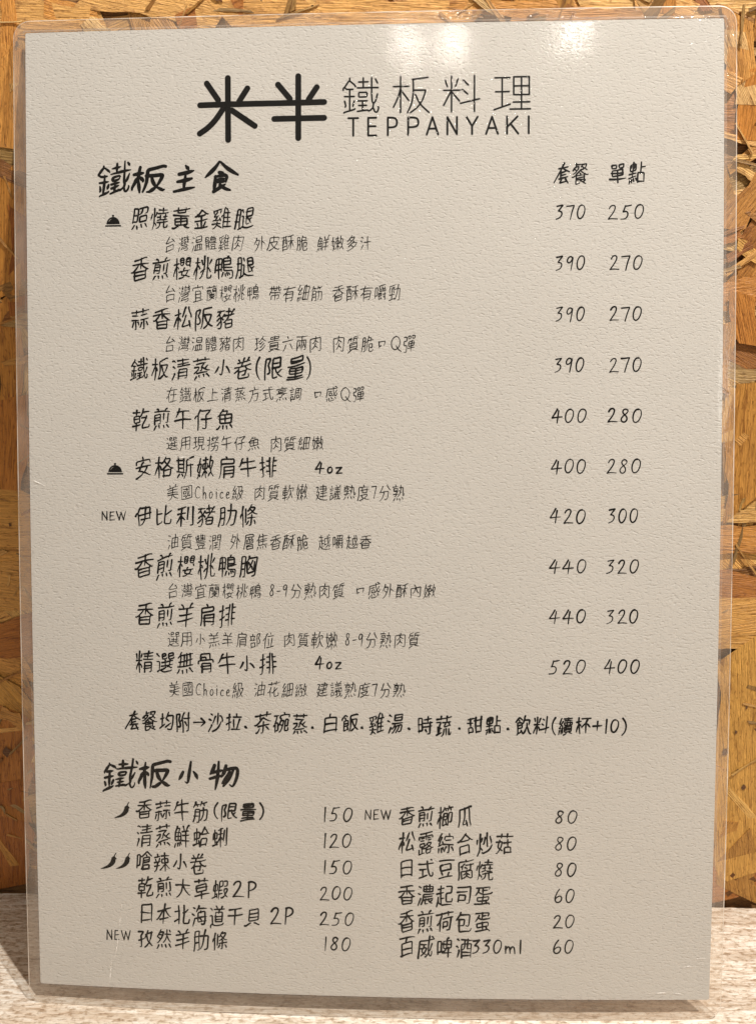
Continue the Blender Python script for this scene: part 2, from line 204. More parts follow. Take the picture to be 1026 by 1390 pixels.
    26684: [[15,5,14,28,11,30,4,46],[33,16,42,27,55,36],[6,18,23,18,26,21,27,21,32,16,33,16,34,12,36,11,38,5],[14,26,18,27,21,30,22,33,23,38,26,38,30,37,44,26,52,15,52,11,36,11],[14,28,15,29,15,58],[55,36,61,36],[30,37,31,40,31,58],[31,40,53,39],[31,56,53,56,53,39,55,36]],
    26691: [[36,4,36,34,35,36,34,42,30,52,27,56,24,57],[13,5,13,22,12,30,13,30,13,58],[46,5,46,56,49,57,57,57,58,55,59,51],[26,14,30,24],[57,15,52,24],[5,17,19,17],[13,25,16,26,18,28,20,31,20,33],[12,30,9,32,4,42,4,46],[46,33,50,33,58,42],[24,42,32,36,35,36]],
    26781: [[16,5,12,16,11,23,12,24,12,58],[38,9,39,10,52,10,52,14,44,23,35,28,28,31],[21,13,21,47],[34,14,42,22,46,26,54,30,58,30],[27,18,29,18,34,14,35,11,38,9,39,5,42,4],[11,23,8,24,5,28,4,33],[42,32,42,56,42,57,37,58],[29,39,56,39],[33,45,28,52,25,54],[52,46,57,52,57,54]],
    27355: [[12,4,12,25,11,28,12,31,12,58],[46,5,46,10,44,11,41,17],[27,10,38,10],[46,10,58,10],[31,11,33,17],[50,11,52,17],[5,17,22,17,25,12,27,10,28,4],[12,25,16,28,18,32,18,35],[11,30,8,32,4,43,4,47],[24,32,37,32],[24,40,37,40,37,24,24,24,24,55,27,55,36,52],[34,45,38,56],[51,50,55,49,56,48,56,24,44,24,44,58]],
    27387: [[14,4,13,25,12,28,10,29,4,43,4,46],[26,12,37,12],[26,12,26,6,37,6,36,25,26,24,26,12],[44,12,56,12],[5,17,20,17],[26,18,37,18],[44,18,56,18],[56,18,56,6,45,6,44,24,56,25,56,18],[13,25,18,28,20,32],[12,28,14,28,14,58],[55,29,57,33],[39,35,37,36,36,41],[23,41,58,41],[33,41,31,48,32,50,38,51,39,53,45,52,55,57,58,57],[50,41,50,45,45,52],[24,58,33,57,39,55,39,53]],
    27604: [[36,5,36,52,37,55,39,56,54,56,57,49,57,44],[10,6,11,55,15,54,27,51,28,48],[11,24,26,24],[36,29,40,28,54,18]],
    27713: [[8,6,10,6,18,10],[40,6,40,58],[5,23,14,27],[23,27,58,27],[17,39,16,42,8,56]],
    27801: [[9,6,16,10],[39,6,39,38],[48,14,51,15,56,23,57,28,57,31],[30,15,28,17,26,24,22,33],[6,23,14,27],[16,39,16,42,8,56],[23,58,36,54,42,50,48,43,53,34]],
    27833: [[40,5,40,54],[7,6,9,6,18,10],[6,23,14,27],[25,36,55,36],[16,42,8,56],[25,54,55,54],[25,58,26,18,56,18,56,57]],
    28023: [[29,5,28,12,26,12,21,21],[9,6,16,10],[28,12,57,12],[38,22,38,26,36,26],[6,24,12,28],[20,35,58,35],[14,38,14,40,8,55,8,57],[35,39,36,39,41,45,41,49],[40,57,41,58,48,58,51,56,53,44,54,22,28,22,25,49,57,49]],
    28165: [[39,5,39,24],[6,7,9,6,15,10],[22,9,56,9],[23,17,54,17],[6,23,12,27],[20,25,38,25,39,24,39,25,58,25],[14,39,15,40,8,56],[25,40,52,40],[25,49,52,49],[25,58,25,33,26,32,52,32,52,56,51,58,45,58]],
    28201: [[8,6,10,6,17,10],[26,17,52,17],[26,17,26,27,52,27,51,7,26,7,26,17],[6,23,13,27],[34,37,34,57],[44,37,44,57],[16,39,16,41,8,56],[18,57,58,57],[24,57,24,37,54,37,54,56]],
    28271: [[9,6,16,10],[27,15,53,15],[53,15,53,22,52,23,27,22,27,7,27,6,52,6,53,7,53,15],[4,23,6,23,12,26],[21,31,58,31],[30,31,28,39,26,39,20,45,19,45],[28,39,35,40,56,39,55,50,53,57,46,58,45,57],[15,40,7,56],[35,40,34,44,32,47,26,54,23,56],[46,40,46,43,42,50,35,58]],
    28516: [[8,6,15,10],[21,16,34,16],[42,16,55,16],[4,23,6,23,12,26],[21,24,34,24,34,7,21,7,21,8,21,58],[55,24,42,24,42,7,56,7,56,56,55,58,49,58],[30,33,47,33],[38,33,38,51],[13,40,7,56],[30,42,46,42],[28,51,48,51]],
    28611: [[34,4,34,23],[45,4,45,23],[9,6,15,10],[45,8,25,8,24,9,24,23,55,23,56,22,56,9,55,8,45,8],[24,15,55,15],[5,23,12,27],[29,36,54,36],[15,39,15,40,7,56],[23,43,58,43],[32,43,31,57,41,55],[42,43,43,47,50,54,57,58,59,57],[49,52,50,51,57,47],[18,57,21,52,23,43,23,30,58,30]],
    28771: [[22,4,18,12,24,13],[36,5,37,10],[51,5,48,12],[7,6,12,10],[26,10,23,13,23,15,19,20],[31,10,43,10,46,13,53,13],[56,10,55,12,52,13,49,21,57,20],[33,15,42,15],[56,17,58,22],[33,20,42,20],[17,22,19,20,27,20],[6,23,11,27],[27,26,28,30],[52,26,52,32],[57,26,58,31],[18,27,16,33],[22,27,23,32],[47,27,46,32],[36,32,33,31,33,25,41,25,42,31,41,32,36,32],[21,36,52,36,52,37,52,42,52,43,24,43,22,49],[12,40,7,56],[20,51,22,49,54,50,54,55,51,58,40,58,38,57]],
    28818: [[14,5,14,41,13,42,11,49,6,57],[42,5,42,39],[52,15,57,27,57,30],[24,16,20,26],[33,16,30,30,28,32,27,32],[7,17,5,29],[14,41,17,42,22,48],[24,56,26,57,28,57,41,52,49,45,54,36]],
    28921: [[32,4,33,9],[6,9,57,9],[37,23,16,23,15,22,15,16,16,16,47,16,47,23,37,23],[9,30,54,31],[21,45,30,45,32,44,32,38,33,36,42,34,44,31],[12,50,8,57,6,58],[51,50,56,57],[38,51,40,57],[24,52,25,58]],
    28961: [[19,4,17,5,13,14,10,15,6,19],[15,12,55,12],[26,12,26,42],[37,12,37,42],[48,12,48,42],[13,14,14,15,14,42],[8,27,55,27],[6,42,57,42],[49,48,52,51,57,57,60,59],[12,49,9,55,5,58],[24,50,25,57],[38,50,40,57]],
    28966: [[19,5,13,18,14,19,14,42,55,42],[34,5,36,10,35,14,35,42],[16,13,56,13],[14,23,52,23],[6,24,10,19,13,18],[14,32,52,32],[49,48,52,50,56,57],[12,49,8,57,6,58],[24,50,25,57],[38,50,40,57]],
    28982: [[19,4,17,6,16,10,5,24],[44,6,44,25,42,27,38,35,31,41,29,42,28,42],[51,6,55,11],[16,10,29,10,28,16,27,21,25,22,24,26,21,30,19,31,18,33,11,40,8,41,6,41],[34,18,57,18],[16,19,18,18,25,22],[44,25,46,27,50,35,57,42],[12,26,19,31],[51,48,57,57,59,58],[12,49,7,57,5,58],[24,50,25,57],[38,50,40,58]],
    29006: [[15,4,18,4,20,7,20,12],[48,4,44,6,42,12],[6,12,57,12],[52,19,52,42,51,44,45,44],[39,21,39,36],[10,27,28,27],[10,35,28,35],[10,43,10,20,10,20,28,20,28,42,27,44,21,44],[14,50,12,50,8,57,6,59],[51,50,56,57],[24,51,25,57],[38,51,40,57]],
    29031: [[29,7,55,7,56,13,54,20,53,21,46,21],[40,7,39,12,37,17,34,20,28,22],[8,22,22,22],[8,39,22,39,22,8,9,7,8,8,8,42],[52,41,31,41,31,28,54,28,54,40,52,41],[51,48,56,56,57,58],[12,49,7,57,5,58],[38,49,40,57],[24,50,25,57]],
    29087: [[18,4,19,9],[42,4,42,21,40,30,36,39,30,44],[5,9,30,9],[35,14,52,14,53,40,56,44,58,43,60,38,58,35],[9,21,9,15,10,15,27,15,27,15,27,21,27,22,9,22,9,21],[34,24,40,27],[7,27,28,28],[24,28,22,30,20,32,18,33,18,44,12,44,10,44],[40,30,44,31],[6,37,30,35],[13,50,7,58,4,58],[51,50,56,57],[24,51,25,57],[38,51,40,57,42,59]],
    29138: [[14,5,13,41,12,43,10,49,5,57],[41,5,41,18],[29,10,54,10],[21,16,18,26],[8,18,5,30],[26,18,58,18],[32,23,32,35],[50,23,50,35],[26,27,37,27],[44,27,56,27],[42,35,58,35],[25,36,38,34],[13,41,15,42,20,48,20,51],[25,42,58,42],[35,42,34,50,32,53,26,57,22,57],[46,42,46,52,46,56,47,58,57,58,58,57,59,52]],
    29275: [[32,5,32,58],[18,6,16,7,15,9,14,15,12,17,8,26,4,27],[14,16,54,16],[6,36,57,36]],
    29289: [[16,5,16,58],[35,5,33,15,32,16,26,26],[8,9,7,18,4,26],[33,15,57,15,56,42,54,54,52,56,50,57,45,57,43,56],[41,15,40,21,37,29,33,36,27,44],[50,15,47,29,41,44,36,52,32,56,29,57],[7,18,22,18],[5,39,12,37,15,37,17,35,23,34,25,32]],
    29645: [[41,8,55,21,58,22,60,22],[5,9,21,9],[13,9,13,48],[23,22,25,23,30,19,39,9,41,8,42,5,44,4],[6,27,20,27],[28,31,31,32,33,30,42,22],[30,44,31,45,38,41,50,31],[4,52,5,51,12,49,13,48,22,46],[27,57,30,57,40,54,49,48,56,40,58,40]],
    29694: [[6,8,22,8],[14,8,14,44],[30,17,55,17],[6,26,22,26],[30,27,55,27],[30,27,30,8,30,7,55,8,54,38,30,38,30,27],[36,38,35,43,32,51,24,57,22,58,19,57],[46,38,47,57,48,58,51,58,57,58,59,56,59,52],[4,48,13,45,14,44,22,43,24,40]],
    29702: [[42,8,42,56],[5,9,20,9],[13,9,13,48],[28,20,55,20],[28,20,28,32,56,31,55,8,28,8,28,20],[6,27,19,27],[27,43,56,43],[4,52,6,50,12,49,14,47,20,46,21,44],[22,56,58,56]],
    29916: [[46,7,50,38,52,47,57,56,57,59],[54,7,49,6,46,7,29,9,15,10,14,11,12,38,10,48,6,57],[30,9,30,35,24,54,30,53,41,51],[38,41,41,47,41,51,43,52,44,57]],
    29980: [[35,5,35,58],[54,5,54,57],[15,8,15,37],[6,9,15,8,23,5,26,6],[30,16,58,16],[5,22,26,22],[35,35,54,35],[7,54,24,54,24,53,24,38,8,38,7,57],[35,54,54,54]],
    29992: [[32,9,32,57],[12,24,54,24],[12,39,54,39],[6,57,10,48,12,39,12,9,53,9,53,56,52,57,44,58]],
    30333: [[30,5,27,15],[12,34,52,34],[12,54,52,54],[11,58,11,15,27,15,52,15,52,57]],
    30334: [[6,8,56,8],[31,8,29,22],[14,38,50,38],[14,54,50,54],[14,58,14,22,29,22,50,22,50,58]],
    30382: [[33,5,33,29],[12,29,49,29,50,31,48,37,37,49],[22,30,22,33,25,38,35,49],[35,49,37,49],[37,49,39,51,51,57,56,58,60,56],[6,57,5,56,9,50,11,40,12,13,54,13,54,14,54,16,52,22],[15,57,17,57,26,54,33,51,35,49]],
    30871: [[40,4,42,10],[5,8,20,8],[13,8,12,15,8,32,9,34,9,55],[26,17,26,11,42,10,57,11,57,17],[30,20,30,24,29,25,25,35,23,38,19,38],[30,24,38,24,39,25,37,36,31,51,25,57,22,57],[9,27,19,28,19,38,19,50,9,50],[8,33,5,34,4,39],[30,38,35,40],[51,43,54,43,55,42,55,23,45,24,45,55,46,57,48,58,57,57,58,54,58,52,57,49]],
    31563: [[15,4,13,5,12,10,6,17],[38,5,37,10,35,10,32,15],[12,10,18,11,28,10],[37,10,44,11,57,10],[18,11,20,18],[44,11,46,18],[41,22,41,37,40,43,37,51,32,57],[32,28,56,29,54,53,52,57,46,58],[11,33,25,33],[10,44,25,44],[7,57,10,45,10,24,25,24,26,56,25,58,20,58]],
    31934: [[14,5,14,58],[42,5,42,24],[6,9,8,20],[22,9,19,19],[29,9,57,9],[30,17,56,17],[27,24,58,24],[4,26,20,26],[13,34,9,38,4,48,4,51],[13,34,14,33,18,36,21,40,21,44],[31,40,54,40],[31,48,54,48],[31,58,31,33,32,32,54,32,54,56,52,58,48,58]],
    32026: [[16,5,7,21,8,22,9,21,8,22,9,23,15,22,15,23],[29,8,50,8,47,26],[35,8,35,31,33,33,31,47,27,57,27,59],[22,15,18,21,15,24,14,27,9,33,8,36],[6,23,8,22],[45,27,47,26,56,26,56,28,54,34,46,49,36,57,33,57],[21,28,23,35,24,37,24,39],[35,31,38,33,41,40,47,49,55,56,57,57,58,57],[6,37,23,35],[22,43,23,50,26,51],[7,45,5,56],[15,45,16,55]],
    32048: [[16,5,15,5,12,12,7,20,6,22,15,23],[43,8,43,53],[21,15,17,22,15,23,14,26,8,34,8,37,22,35,21,28],[31,31,56,31],[21,44,24,52],[7,45,4,56,6,58],[14,45,15,52,14,56],[31,53,56,53],[31,57,31,8,56,9,56,57]],
    32156: [[16,5,15,6,6,22,6,23,14,23],[42,5,44,12],[20,15,17,21,14,23,13,27,8,33,8,37,5,38],[28,19,29,12,44,12,56,12,57,19],[33,24,51,24],[20,28,22,38],[27,35,57,35],[42,35,42,56,41,58,37,58],[8,37,21,35],[21,43,22,49],[34,43,32,44,26,54],[52,44,58,52,57,54],[7,45,4,56],[14,45,14,56]],
    32251: [[13,5,6,20,6,22,14,23],[48,5,44,27,45,28,48,38,50,40,50,46,52,48,57,56],[23,8,39,8],[29,8,25,25,23,27],[18,15,15,22,14,23,12,27,9,32,8,36],[35,17,37,24],[46,17,58,17],[56,17,54,31,52,38,50,40],[37,24,42,27],[25,25,37,24],[42,27,44,27],[42,27,41,30],[18,29,20,38],[32,30,32,51],[25,37,38,37],[5,38,8,36,19,35],[13,44,12,45,13,54],[18,44,20,50],[6,45,4,56],[50,46,40,57],[23,54,39,49]],
    32396: [[16,4,14,6,7,20,6,23,14,23],[42,5,42,14],[25,8,57,8],[27,14,40,14,42,14,42,14,55,14],[20,15,16,21,14,23,14,26,9,33,8,35,10,35,9,36,9,37,20,36],[36,20,36,28],[47,20,46,28],[36,28,26,28,26,21,26,20,56,20,57,21,57,28,56,28,36,28],[19,29,20,36,21,38,21,39],[6,38,9,36],[28,39,54,39],[19,43,21,51,21,53],[28,44,54,44],[7,45,4,57],[14,45,14,56],[47,50,48,54,57,58],[47,50,54,50,54,35,54,34,28,34,28,35,28,50,47,50],[25,58,35,54,35,50]],
    32650: [[15,4,18,5,20,9,21,10,21,15],[49,4,46,6,43,11,42,15],[9,15,54,15],[32,16,32,58],[12,29,50,29],[6,43,57,43]],
    32654: [[18,4,21,9,21,13],[45,5,42,9,42,13],[8,14,54,14],[32,14,32,32,30,35,30,41,28,42,27,47,20,54,6,57],[11,23,52,23],[6,32,57,32],[8,41,57,41],[34,42,35,46,43,53,55,57,58,57]],
    32660: [[16,4,21,9,21,14],[47,4,45,5,42,9,41,14],[8,14,55,14],[31,15,31,39],[12,26,52,26],[6,39,57,39],[13,47,8,56,4,58],[51,47,56,54,57,57],[24,48,25,57],[38,48,40,56]],
    32905: [[32,5,32,13,30,15,30,20,24,28,18,32,16,31],[30,20,45,29],[33,31,31,33,30,39,27,42,20,49,17,50,15,49],[30,39,33,40,43,47],[8,58,8,15,9,14,54,14,54,56,54,57,51,58,45,58,44,57]],
    32907: [[41,5,39,36,36,48,30,57],[30,20,56,20,55,53,52,57,45,58],[9,21,23,21],[9,37,23,37],[5,57,7,49,9,37,9,8,9,7,22,7,23,56,22,57,17,57]],
    32937: [[30,4,32,6,33,10],[12,22,51,21,51,10,12,10,10,40,8,50,5,55],[20,39,53,39],[20,48,53,48],[20,58,20,30,21,30,52,30,53,30,52,56,52,58,45,58]],
    33016: [[33,6,32,13,30,14,25,22],[32,13,57,13,57,54,55,58,47,58],[44,21,40,29,39,30,39,33,32,42],[8,22,25,22],[25,22,27,26,28,49,50,48,50,25],[32,22,37,29,39,30],[39,33,41,34,45,42],[8,37,20,37],[4,57,7,50,8,37,8,7,20,7,20,55,19,58,14,58]],
    33030: [[36,4,35,9,33,10,30,17,29,22,25,24,20,24],[35,9,48,10,49,12,46,20],[30,20,58,21],[8,22,20,22],[29,22,30,23,30,40,28,51,26,56],[8,37,20,37],[46,42,48,44,53,44,54,42,55,30,39,30,39,52,40,57,56,57,58,54,58,51],[4,57,8,37,8,7,20,7,20,54,20,57,15,58]],
    33104: [[32,4,33,5,34,9],[49,15,49,30,48,31,43,31],[31,19,57,19],[22,21,22,31],[16,23,22,21,23,18,28,14],[31,24,34,24,38,27],[37,33,35,40,31,44,25,46],[35,40,47,46],[36,46,35,49],[35,49,46,54,47,54],[24,54,27,54,35,49],[5,57,8,50,10,38,10,9,57,9],[18,57,18,38,19,37,53,37,53,57,51,58,46,58,45,57]],
    33151: [[26,9,29,16],[38,17,55,17],[8,21,18,21],[24,26,28,26,28,51],[38,27,55,27,55,8,38,8,38,46,46,44],[46,33,51,38,56,47],[8,37,18,37],[51,38,57,34],[28,51,35,55,41,57,55,57,59,56],[4,57,6,50,8,37,8,7,18,7,18,56],[14,58,17,57,18,56,22,56,26,52,28,51]],
    33457: [[21,5,21,16],[42,5,42,16],[6,11,57,11],[35,22,36,55,38,57,55,57,57,55,58,50,56,46],[20,23,15,33,16,34,16,58],[35,37,39,37,53,28],[4,39,8,39,12,34,15,33],[26,43,35,40]],
    33590: [[20,5,20,17],[43,5,43,16],[6,11,57,11],[32,30,32,56,30,58,25,58],[3,33,7,34,18,29,32,18,47,29,56,33,59,33],[14,38,50,38],[42,45,44,45,53,54],[5,55,10,55,18,45]],
    33609: [[21,5,21,14],[42,5,42,14],[6,9,57,9],[13,28,50,28],[50,28,50,37,49,38,31,38,13,37,13,20,14,19,49,19,50,20,50,28],[31,38,31,58],[6,48,57,48]],
    33655: [[20,5,20,16,18,18,13,31,14,32,14,58],[42,5,42,15],[6,10,57,10],[24,22,57,22],[51,23,51,56,50,57,42,58],[5,37,9,33,13,31],[25,46,40,46,40,33,26,33,25,33,25,50]],
    33735: [[21,5,21,15],[41,5,41,15],[6,10,57,10],[15,20,14,27,12,28,9,42,24,52],[44,21,44,41],[5,27,23,27,24,28,24,30,23,37,19,46,10,56,7,58,4,57],[31,28,57,28],[33,55,55,55],[33,58,33,42,44,41,55,42,55,58]],
    33948: [[20,5,20,15],[42,5,42,15],[6,10,57,10],[8,21,26,21],[36,21,55,21],[5,33,27,33],[17,33,17,57,16,58,13,58],[34,33,57,33],[45,33,45,57,45,58,40,58],[9,40,5,52],[25,40,28,47,27,48],[37,41,34,48,33,52,31,52],[54,41,58,51]],
    33976: [[20,5,20,13],[43,5,43,13],[6,9,57,9],[15,19,44,19],[41,20,38,23,35,25,33,27,31,28,31,39,26,39],[8,27,21,27,21,29,20,33,15,37,6,42],[33,28,39,33,42,34,44,36,50,39,54,40,58,40],[42,34,50,27,52,27],[15,45,47,45],[48,51,50,51,58,58],[12,52,6,58],[23,52,25,57],[38,52,40,57]],
    34092: [[20,5,20,13],[42,5,42,16,42,18,43,22],[6,9,57,9],[6,20,22,20,21,24,17,29,17,52],[29,22,57,22],[38,23,37,27,33,30,33,34,53,33],[50,23,50,27,52,29,53,33,56,34],[8,32,8,54],[17,37,24,37],[33,40,32,51,28,57,26,58,24,58],[42,40,42,57],[51,40,52,57,54,58,58,58,59,57,60,52],[5,55,8,54,22,51,25,49]],
    34349: [[20,5,20,11],[42,5,42,11],[6,8,57,8],[9,22,26,22],[36,22,54,22],[9,27,26,27,26,16,25,16,10,16,9,17,9,58],[54,27,37,27,36,16,54,16,54,17,54,56,53,58,49,58],[31,30,31,57],[17,33,46,33],[25,42,26,44],[38,42,37,44],[31,48,34,48,35,47,44,47,44,39,20,39,20,47,28,47,29,48,31,48],[34,48,36,51,44,55],[16,55,20,55,27,51,29,48]],
    34507: [[9,8,54,8,54,12,52,15],[32,8,31,25],[18,13,16,18,6,29],[32,16,47,16],[16,18,24,23,34,26,57,26,60,24],[32,32,31,55],[45,45,45,49,48,52,49,54],[45,45,12,45,12,36,12,35,51,35,51,45,45,45],[7,56,24,56,49,54,53,55,57,58]],
    34532: [[15,5,15,51],[42,6,42,9,40,9,33,22,29,25,24,25],[42,9,45,10,53,22,56,24,58,24],[32,22,35,25,50,25,53,22],[6,34,24,34,24,16,7,16,6,16,6,38],[23,42,26,54],[4,53,25,50],[32,55,53,55],[32,58,33,37,53,37,53,58]],
    34570: [[13,5,13,50],[56,6,56,55,55,58,49,58],[33,9,33,31,33,33,33,58],[26,10,33,9,38,6,41,7],[46,12,46,44],[26,23,40,23],[33,32,37,34,39,36,40,38,40,40],[33,32,30,34,25,44,24,45,21,45],[6,34,6,16,20,16,21,33,20,34,6,34],[20,42,22,52],[5,52,21,50]],
    34662: [[13,4,13,51],[45,8,56,8,56,24,45,24],[27,24,39,23,39,8,27,8,27,58],[13,34,6,34,6,16,20,15,21,34,13,34],[27,34,38,34],[19,43,22,55],[27,46,39,46],[50,48,52,46,55,42,57,33,46,33,45,38,48,46,50,48,50,50],[50,50,57,57,59,57],[5,54,20,50],[36,57,39,58,50,50]],
    35519: [[12,5,14,9],[43,14,43,28],[4,15,22,15],[37,18,49,18],[7,23,20,23],[36,28,50,28],[7,32,20,32],[36,48,49,48,48,37,37,37,36,51],[7,55,20,55,23,57,26,54,28,44,29,38,30,8,56,8,57,54,56,57,51,58,50,57],[7,58,7,40,20,40,20,55]],
    35696: [[33,4,35,10],[53,4,50,6,49,10],[11,5,13,10],[27,10,57,10],[41,11,41,25],[4,15,20,15],[29,18,55,18],[7,23,19,23],[25,26,58,26],[45,31,46,42,48,50,49,51,49,53],[50,31,52,31,55,33],[7,32,18,32],[34,32,34,56,33,58,28,58],[26,33,34,32,38,31,41,32],[25,40,58,40],[25,50,40,47],[49,51,51,50,54,46],[49,53,51,57,54,59,57,58,59,55],[6,55,19,54,19,40,7,40,6,58],[40,57,41,58,49,53]],
    35910: [[8,8,56,8],[20,19,13,20,14,35,48,35,49,34,48,19,20,19],[18,42,21,50],[44,42,39,51,39,56],[6,56,57,56]],
    35920: [[32,4,31,25],[20,5,20,25],[42,5,42,25],[9,6,10,26,53,26,54,25,54,6],[15,8,26,8],[37,8,48,8],[15,14,25,14],[38,14,47,14],[14,19,26,19],[36,19,48,19],[6,32,57,32],[20,47,22,57],[20,47,49,47,50,39,15,39,14,39,14,46,20,47],[44,47,44,50,40,57],[6,57,57,57]],
    35948: [[40,4,40,24],[5,9,26,9],[16,9,12,17,5,22],[58,9,56,10,50,20,48,24],[33,12,49,12,53,16],[12,18,15,22,16,26],[27,18,20,27],[30,24,58,24],[44,25,43,28,39,32,38,35],[16,26,20,27],[27,34,22,28,20,27,20,29,20,27,18,28,19,38,20,40,20,48,18,54,15,58,10,58,8,57],[6,35,16,26],[28,40,33,39,34,36,38,35,39,36,54,36,54,56,33,56,33,39],[33,46,54,46],[5,49,9,46,16,39,19,38]],
    35997: [[14,20,50,20],[14,20,14,43,49,43,50,42,50,8,14,8,14,8,14,20],[14,31,50,31],[38,50,41,50,55,57,57,57],[4,57,8,58,22,50,24,50]],
    36020: [[32,5,32,22],[32,8,15,8,14,9,14,15,15,15,50,15,50,8,49,8,32,8],[6,22,58,22],[14,36,50,36],[14,42,50,42],[14,42,14,30,15,28,49,28,50,29,50,50,14,50,14,49,14,42],[38,54,41,54,54,58,59,58],[4,57,9,58,22,54,26,54]],
    36074: [[10,13,28,14],[36,13,58,14],[22,14,21,21],[48,14,48,21],[33,21,35,16,36,8,36,7,51,5,56,5],[6,22,9,17,11,7,24,5,27,5],[14,33,49,33],[14,41,49,41],[49,41,49,48,48,49,15,49,14,48,14,27,15,26,48,26,49,27,49,41],[39,53,42,53,55,58,57,57],[7,58,22,53,25,53]],
    36215: [[17,5,17,23,18,25,18,52],[36,8,55,8,55,25,37,26,37,46,40,48,56,48,57,46,58,40],[7,12,27,12],[5,24,29,24],[8,34,8,46,7,47,4,58],[18,38,28,38],[8,46,11,47,15,52,18,52,20,54,23,56,27,56,57,56]],
    36234: [[46,4,46,22,48,34,49,36,49,42,54,48,57,48,58,44,58,41,57,39],[17,5,17,24,18,26,18,51],[51,5,56,10],[7,12,26,12],[58,15,34,16,34,40,32,43,31,46],[57,23,52,34,49,36],[5,25,27,25],[8,32,8,33,9,45,8,46,4,56,5,58],[18,38,27,38],[34,40,38,40,42,38,42,36],[9,45,14,50,18,51,19,54,26,56,57,56,59,55],[38,50,40,49,49,42]],
    36575: [[17,4,17,58],[40,5,38,10,38,16,37,17,33,27],[6,11,28,11],[38,16,56,16,57,20,54,29],[44,26,44,38,42,40,40,46,35,53,30,57,28,57],[7,29,27,29],[27,29,27,38,7,38,7,21,8,20,27,20,27,29],[44,38,47,40,52,51,58,57],[5,47,29,47]],
    36771: [[15,4,17,9,17,13],[44,5,44,38,43,40,44,40,44,58],[30,12,57,12],[6,13,25,13],[9,18,11,24,14,26],[23,18,19,30],[5,30,26,30],[16,30,15,44,14,50,12,54,8,57],[44,38,46,35,56,35,56,22,32,22,32,22,32,35,41,35,48,42,58,54,61,54],[6,41,24,41],[27,54,36,47,40,41,43,40]],
    36947: [[28,4,32,8,31,13],[49,5,46,12],[9,9,13,14],[22,13,57,13],[39,13,37,22],[6,27,14,27,14,50],[26,31,52,31],[26,31,26,47,27,48,51,48,52,47,51,22,27,22,26,22,26,31],[26,39,52,39],[14,50,24,56,34,57,54,57,57,56,59,54],[6,59,6,56,10,52,14,50]],
    36984: [[7,7,13,14],[22,14,34,14,34,7,22,7,22,20,23,22,25,22,34,22,36,22,37,20],[42,14,55,14,56,14,56,7,42,7,43,21,46,22,55,22,57,22,58,20],[32,27,32,40],[46,27,46,40,45,41,45,44],[6,29,14,29,14,51],[23,31,55,31],[20,40,58,40],[42,45,45,44,54,50,57,50],[20,50,24,50,34,45],[14,51,16,51,26,56,32,57,53,57,57,57,58,55],[8,55,14,51]],
    37096: [[19,5,20,12],[7,12,32,12],[31,16,28,18,25,29],[12,17,14,23,13,29],[6,29,34,29],[49,49,54,48,56,47,57,44,56,36,50,27,51,24,56,13,56,9,55,8,42,8,42,58],[9,55,31,55,31,54,30,39,10,39,9,40,9,58]],
    37202: [[8,6,14,10],[21,8,58,8],[33,8,34,27,33,30,28,36,23,36],[44,8,44,33,45,34,55,34],[5,24,6,23,12,27],[14,38,15,40,7,56],[23,44,55,44],[23,55,55,55],[22,58,23,21,56,21,56,58]],
    37221: [[5,7,27,7],[12,7,13,28,12,32,9,36,6,36],[20,7,19,34,21,35,26,35],[45,10,45,27,44,30,41,32,37,41,32,49,32,51],[34,11,45,10,54,6,58,7],[33,25,43,25,45,27,48,25,57,25],[45,27,49,31,52,39,57,48],[44,30,45,30,45,58],[6,44,26,44],[6,54,26,54],[6,58,6,19,6,18,26,19,26,57]],
    37327: [[14,12,49,12],[14,12,14,7,15,6,48,6,50,7,50,17,48,18,15,18,14,17,14,12],[5,24,58,24],[31,31,31,57],[12,37,51,37],[51,37,51,31,50,30,32,30,31,31,30,30,13,30,12,32,12,42,13,43,51,43,51,37],[10,50,53,50],[5,57,58,57]],
    37329: [[15,20,17,24,31,24,45,24,49,20],[4,23,7,24,15,20,25,13,30,8,32,7,49,20,56,23,58,23],[31,24,31,56],[9,36,54,36],[48,42,43,51,41,51],[16,43,20,50,19,52],[7,56,56,56]],
    37941: [[14,4,14,8,12,9,6,18,4,19,4,22],[35,4,35,19],[48,4,48,30,49,41,51,43,50,50,51,51,53,56,56,57,58,54,59,50,58,48],[54,6,57,12],[14,8,15,9,20,13,22,15,23,17],[28,10,42,10],[6,18,9,21,19,21],[26,19,58,19],[14,21,14,53],[41,28,40,26,28,26,28,33,40,33,41,28],[57,29,54,40,51,43],[6,32,21,32],[6,39,8,46,7,48],[21,39,19,47],[27,39,41,39],[34,40,34,54],[28,46,40,46],[26,55,42,53,44,55,50,50],[5,57,6,56,21,52,22,51]],
    38442: [[56,6,53,6,32,8,30,9,30,41,28,50,25,57],[30,23,53,23,55,24,51,38,48,44,45,46,45,48],[36,23,36,27,39,37,43,44,45,46],[12,42,14,44,16,44,21,41,21,37,21,33,15,24,15,22,20,12,20,8,19,7,7,8,7,58],[45,48,54,56,58,57],[33,57,39,54,45,48]],
    38468: [[36,4,34,6,28,21,30,23,30,58],[52,6,52,56,52,57,46,58],[37,19,58,19],[24,26,26,23,28,22],[39,30,44,40,44,42],[13,44,14,45,18,44,20,41,19,32,15,24,19,12,19,8,18,7,8,7,7,8,7,58]],
    38480: [[30,19,53,19],[30,31,53,31,53,8,30,8,30,56,42,54],[41,31,42,39,45,44,46,45,47,48,54,55,57,56],[16,44,20,43,21,41,22,39,21,32,17,24,17,21,21,12,21,8,20,7,8,8,8,58],[46,45,56,38]],
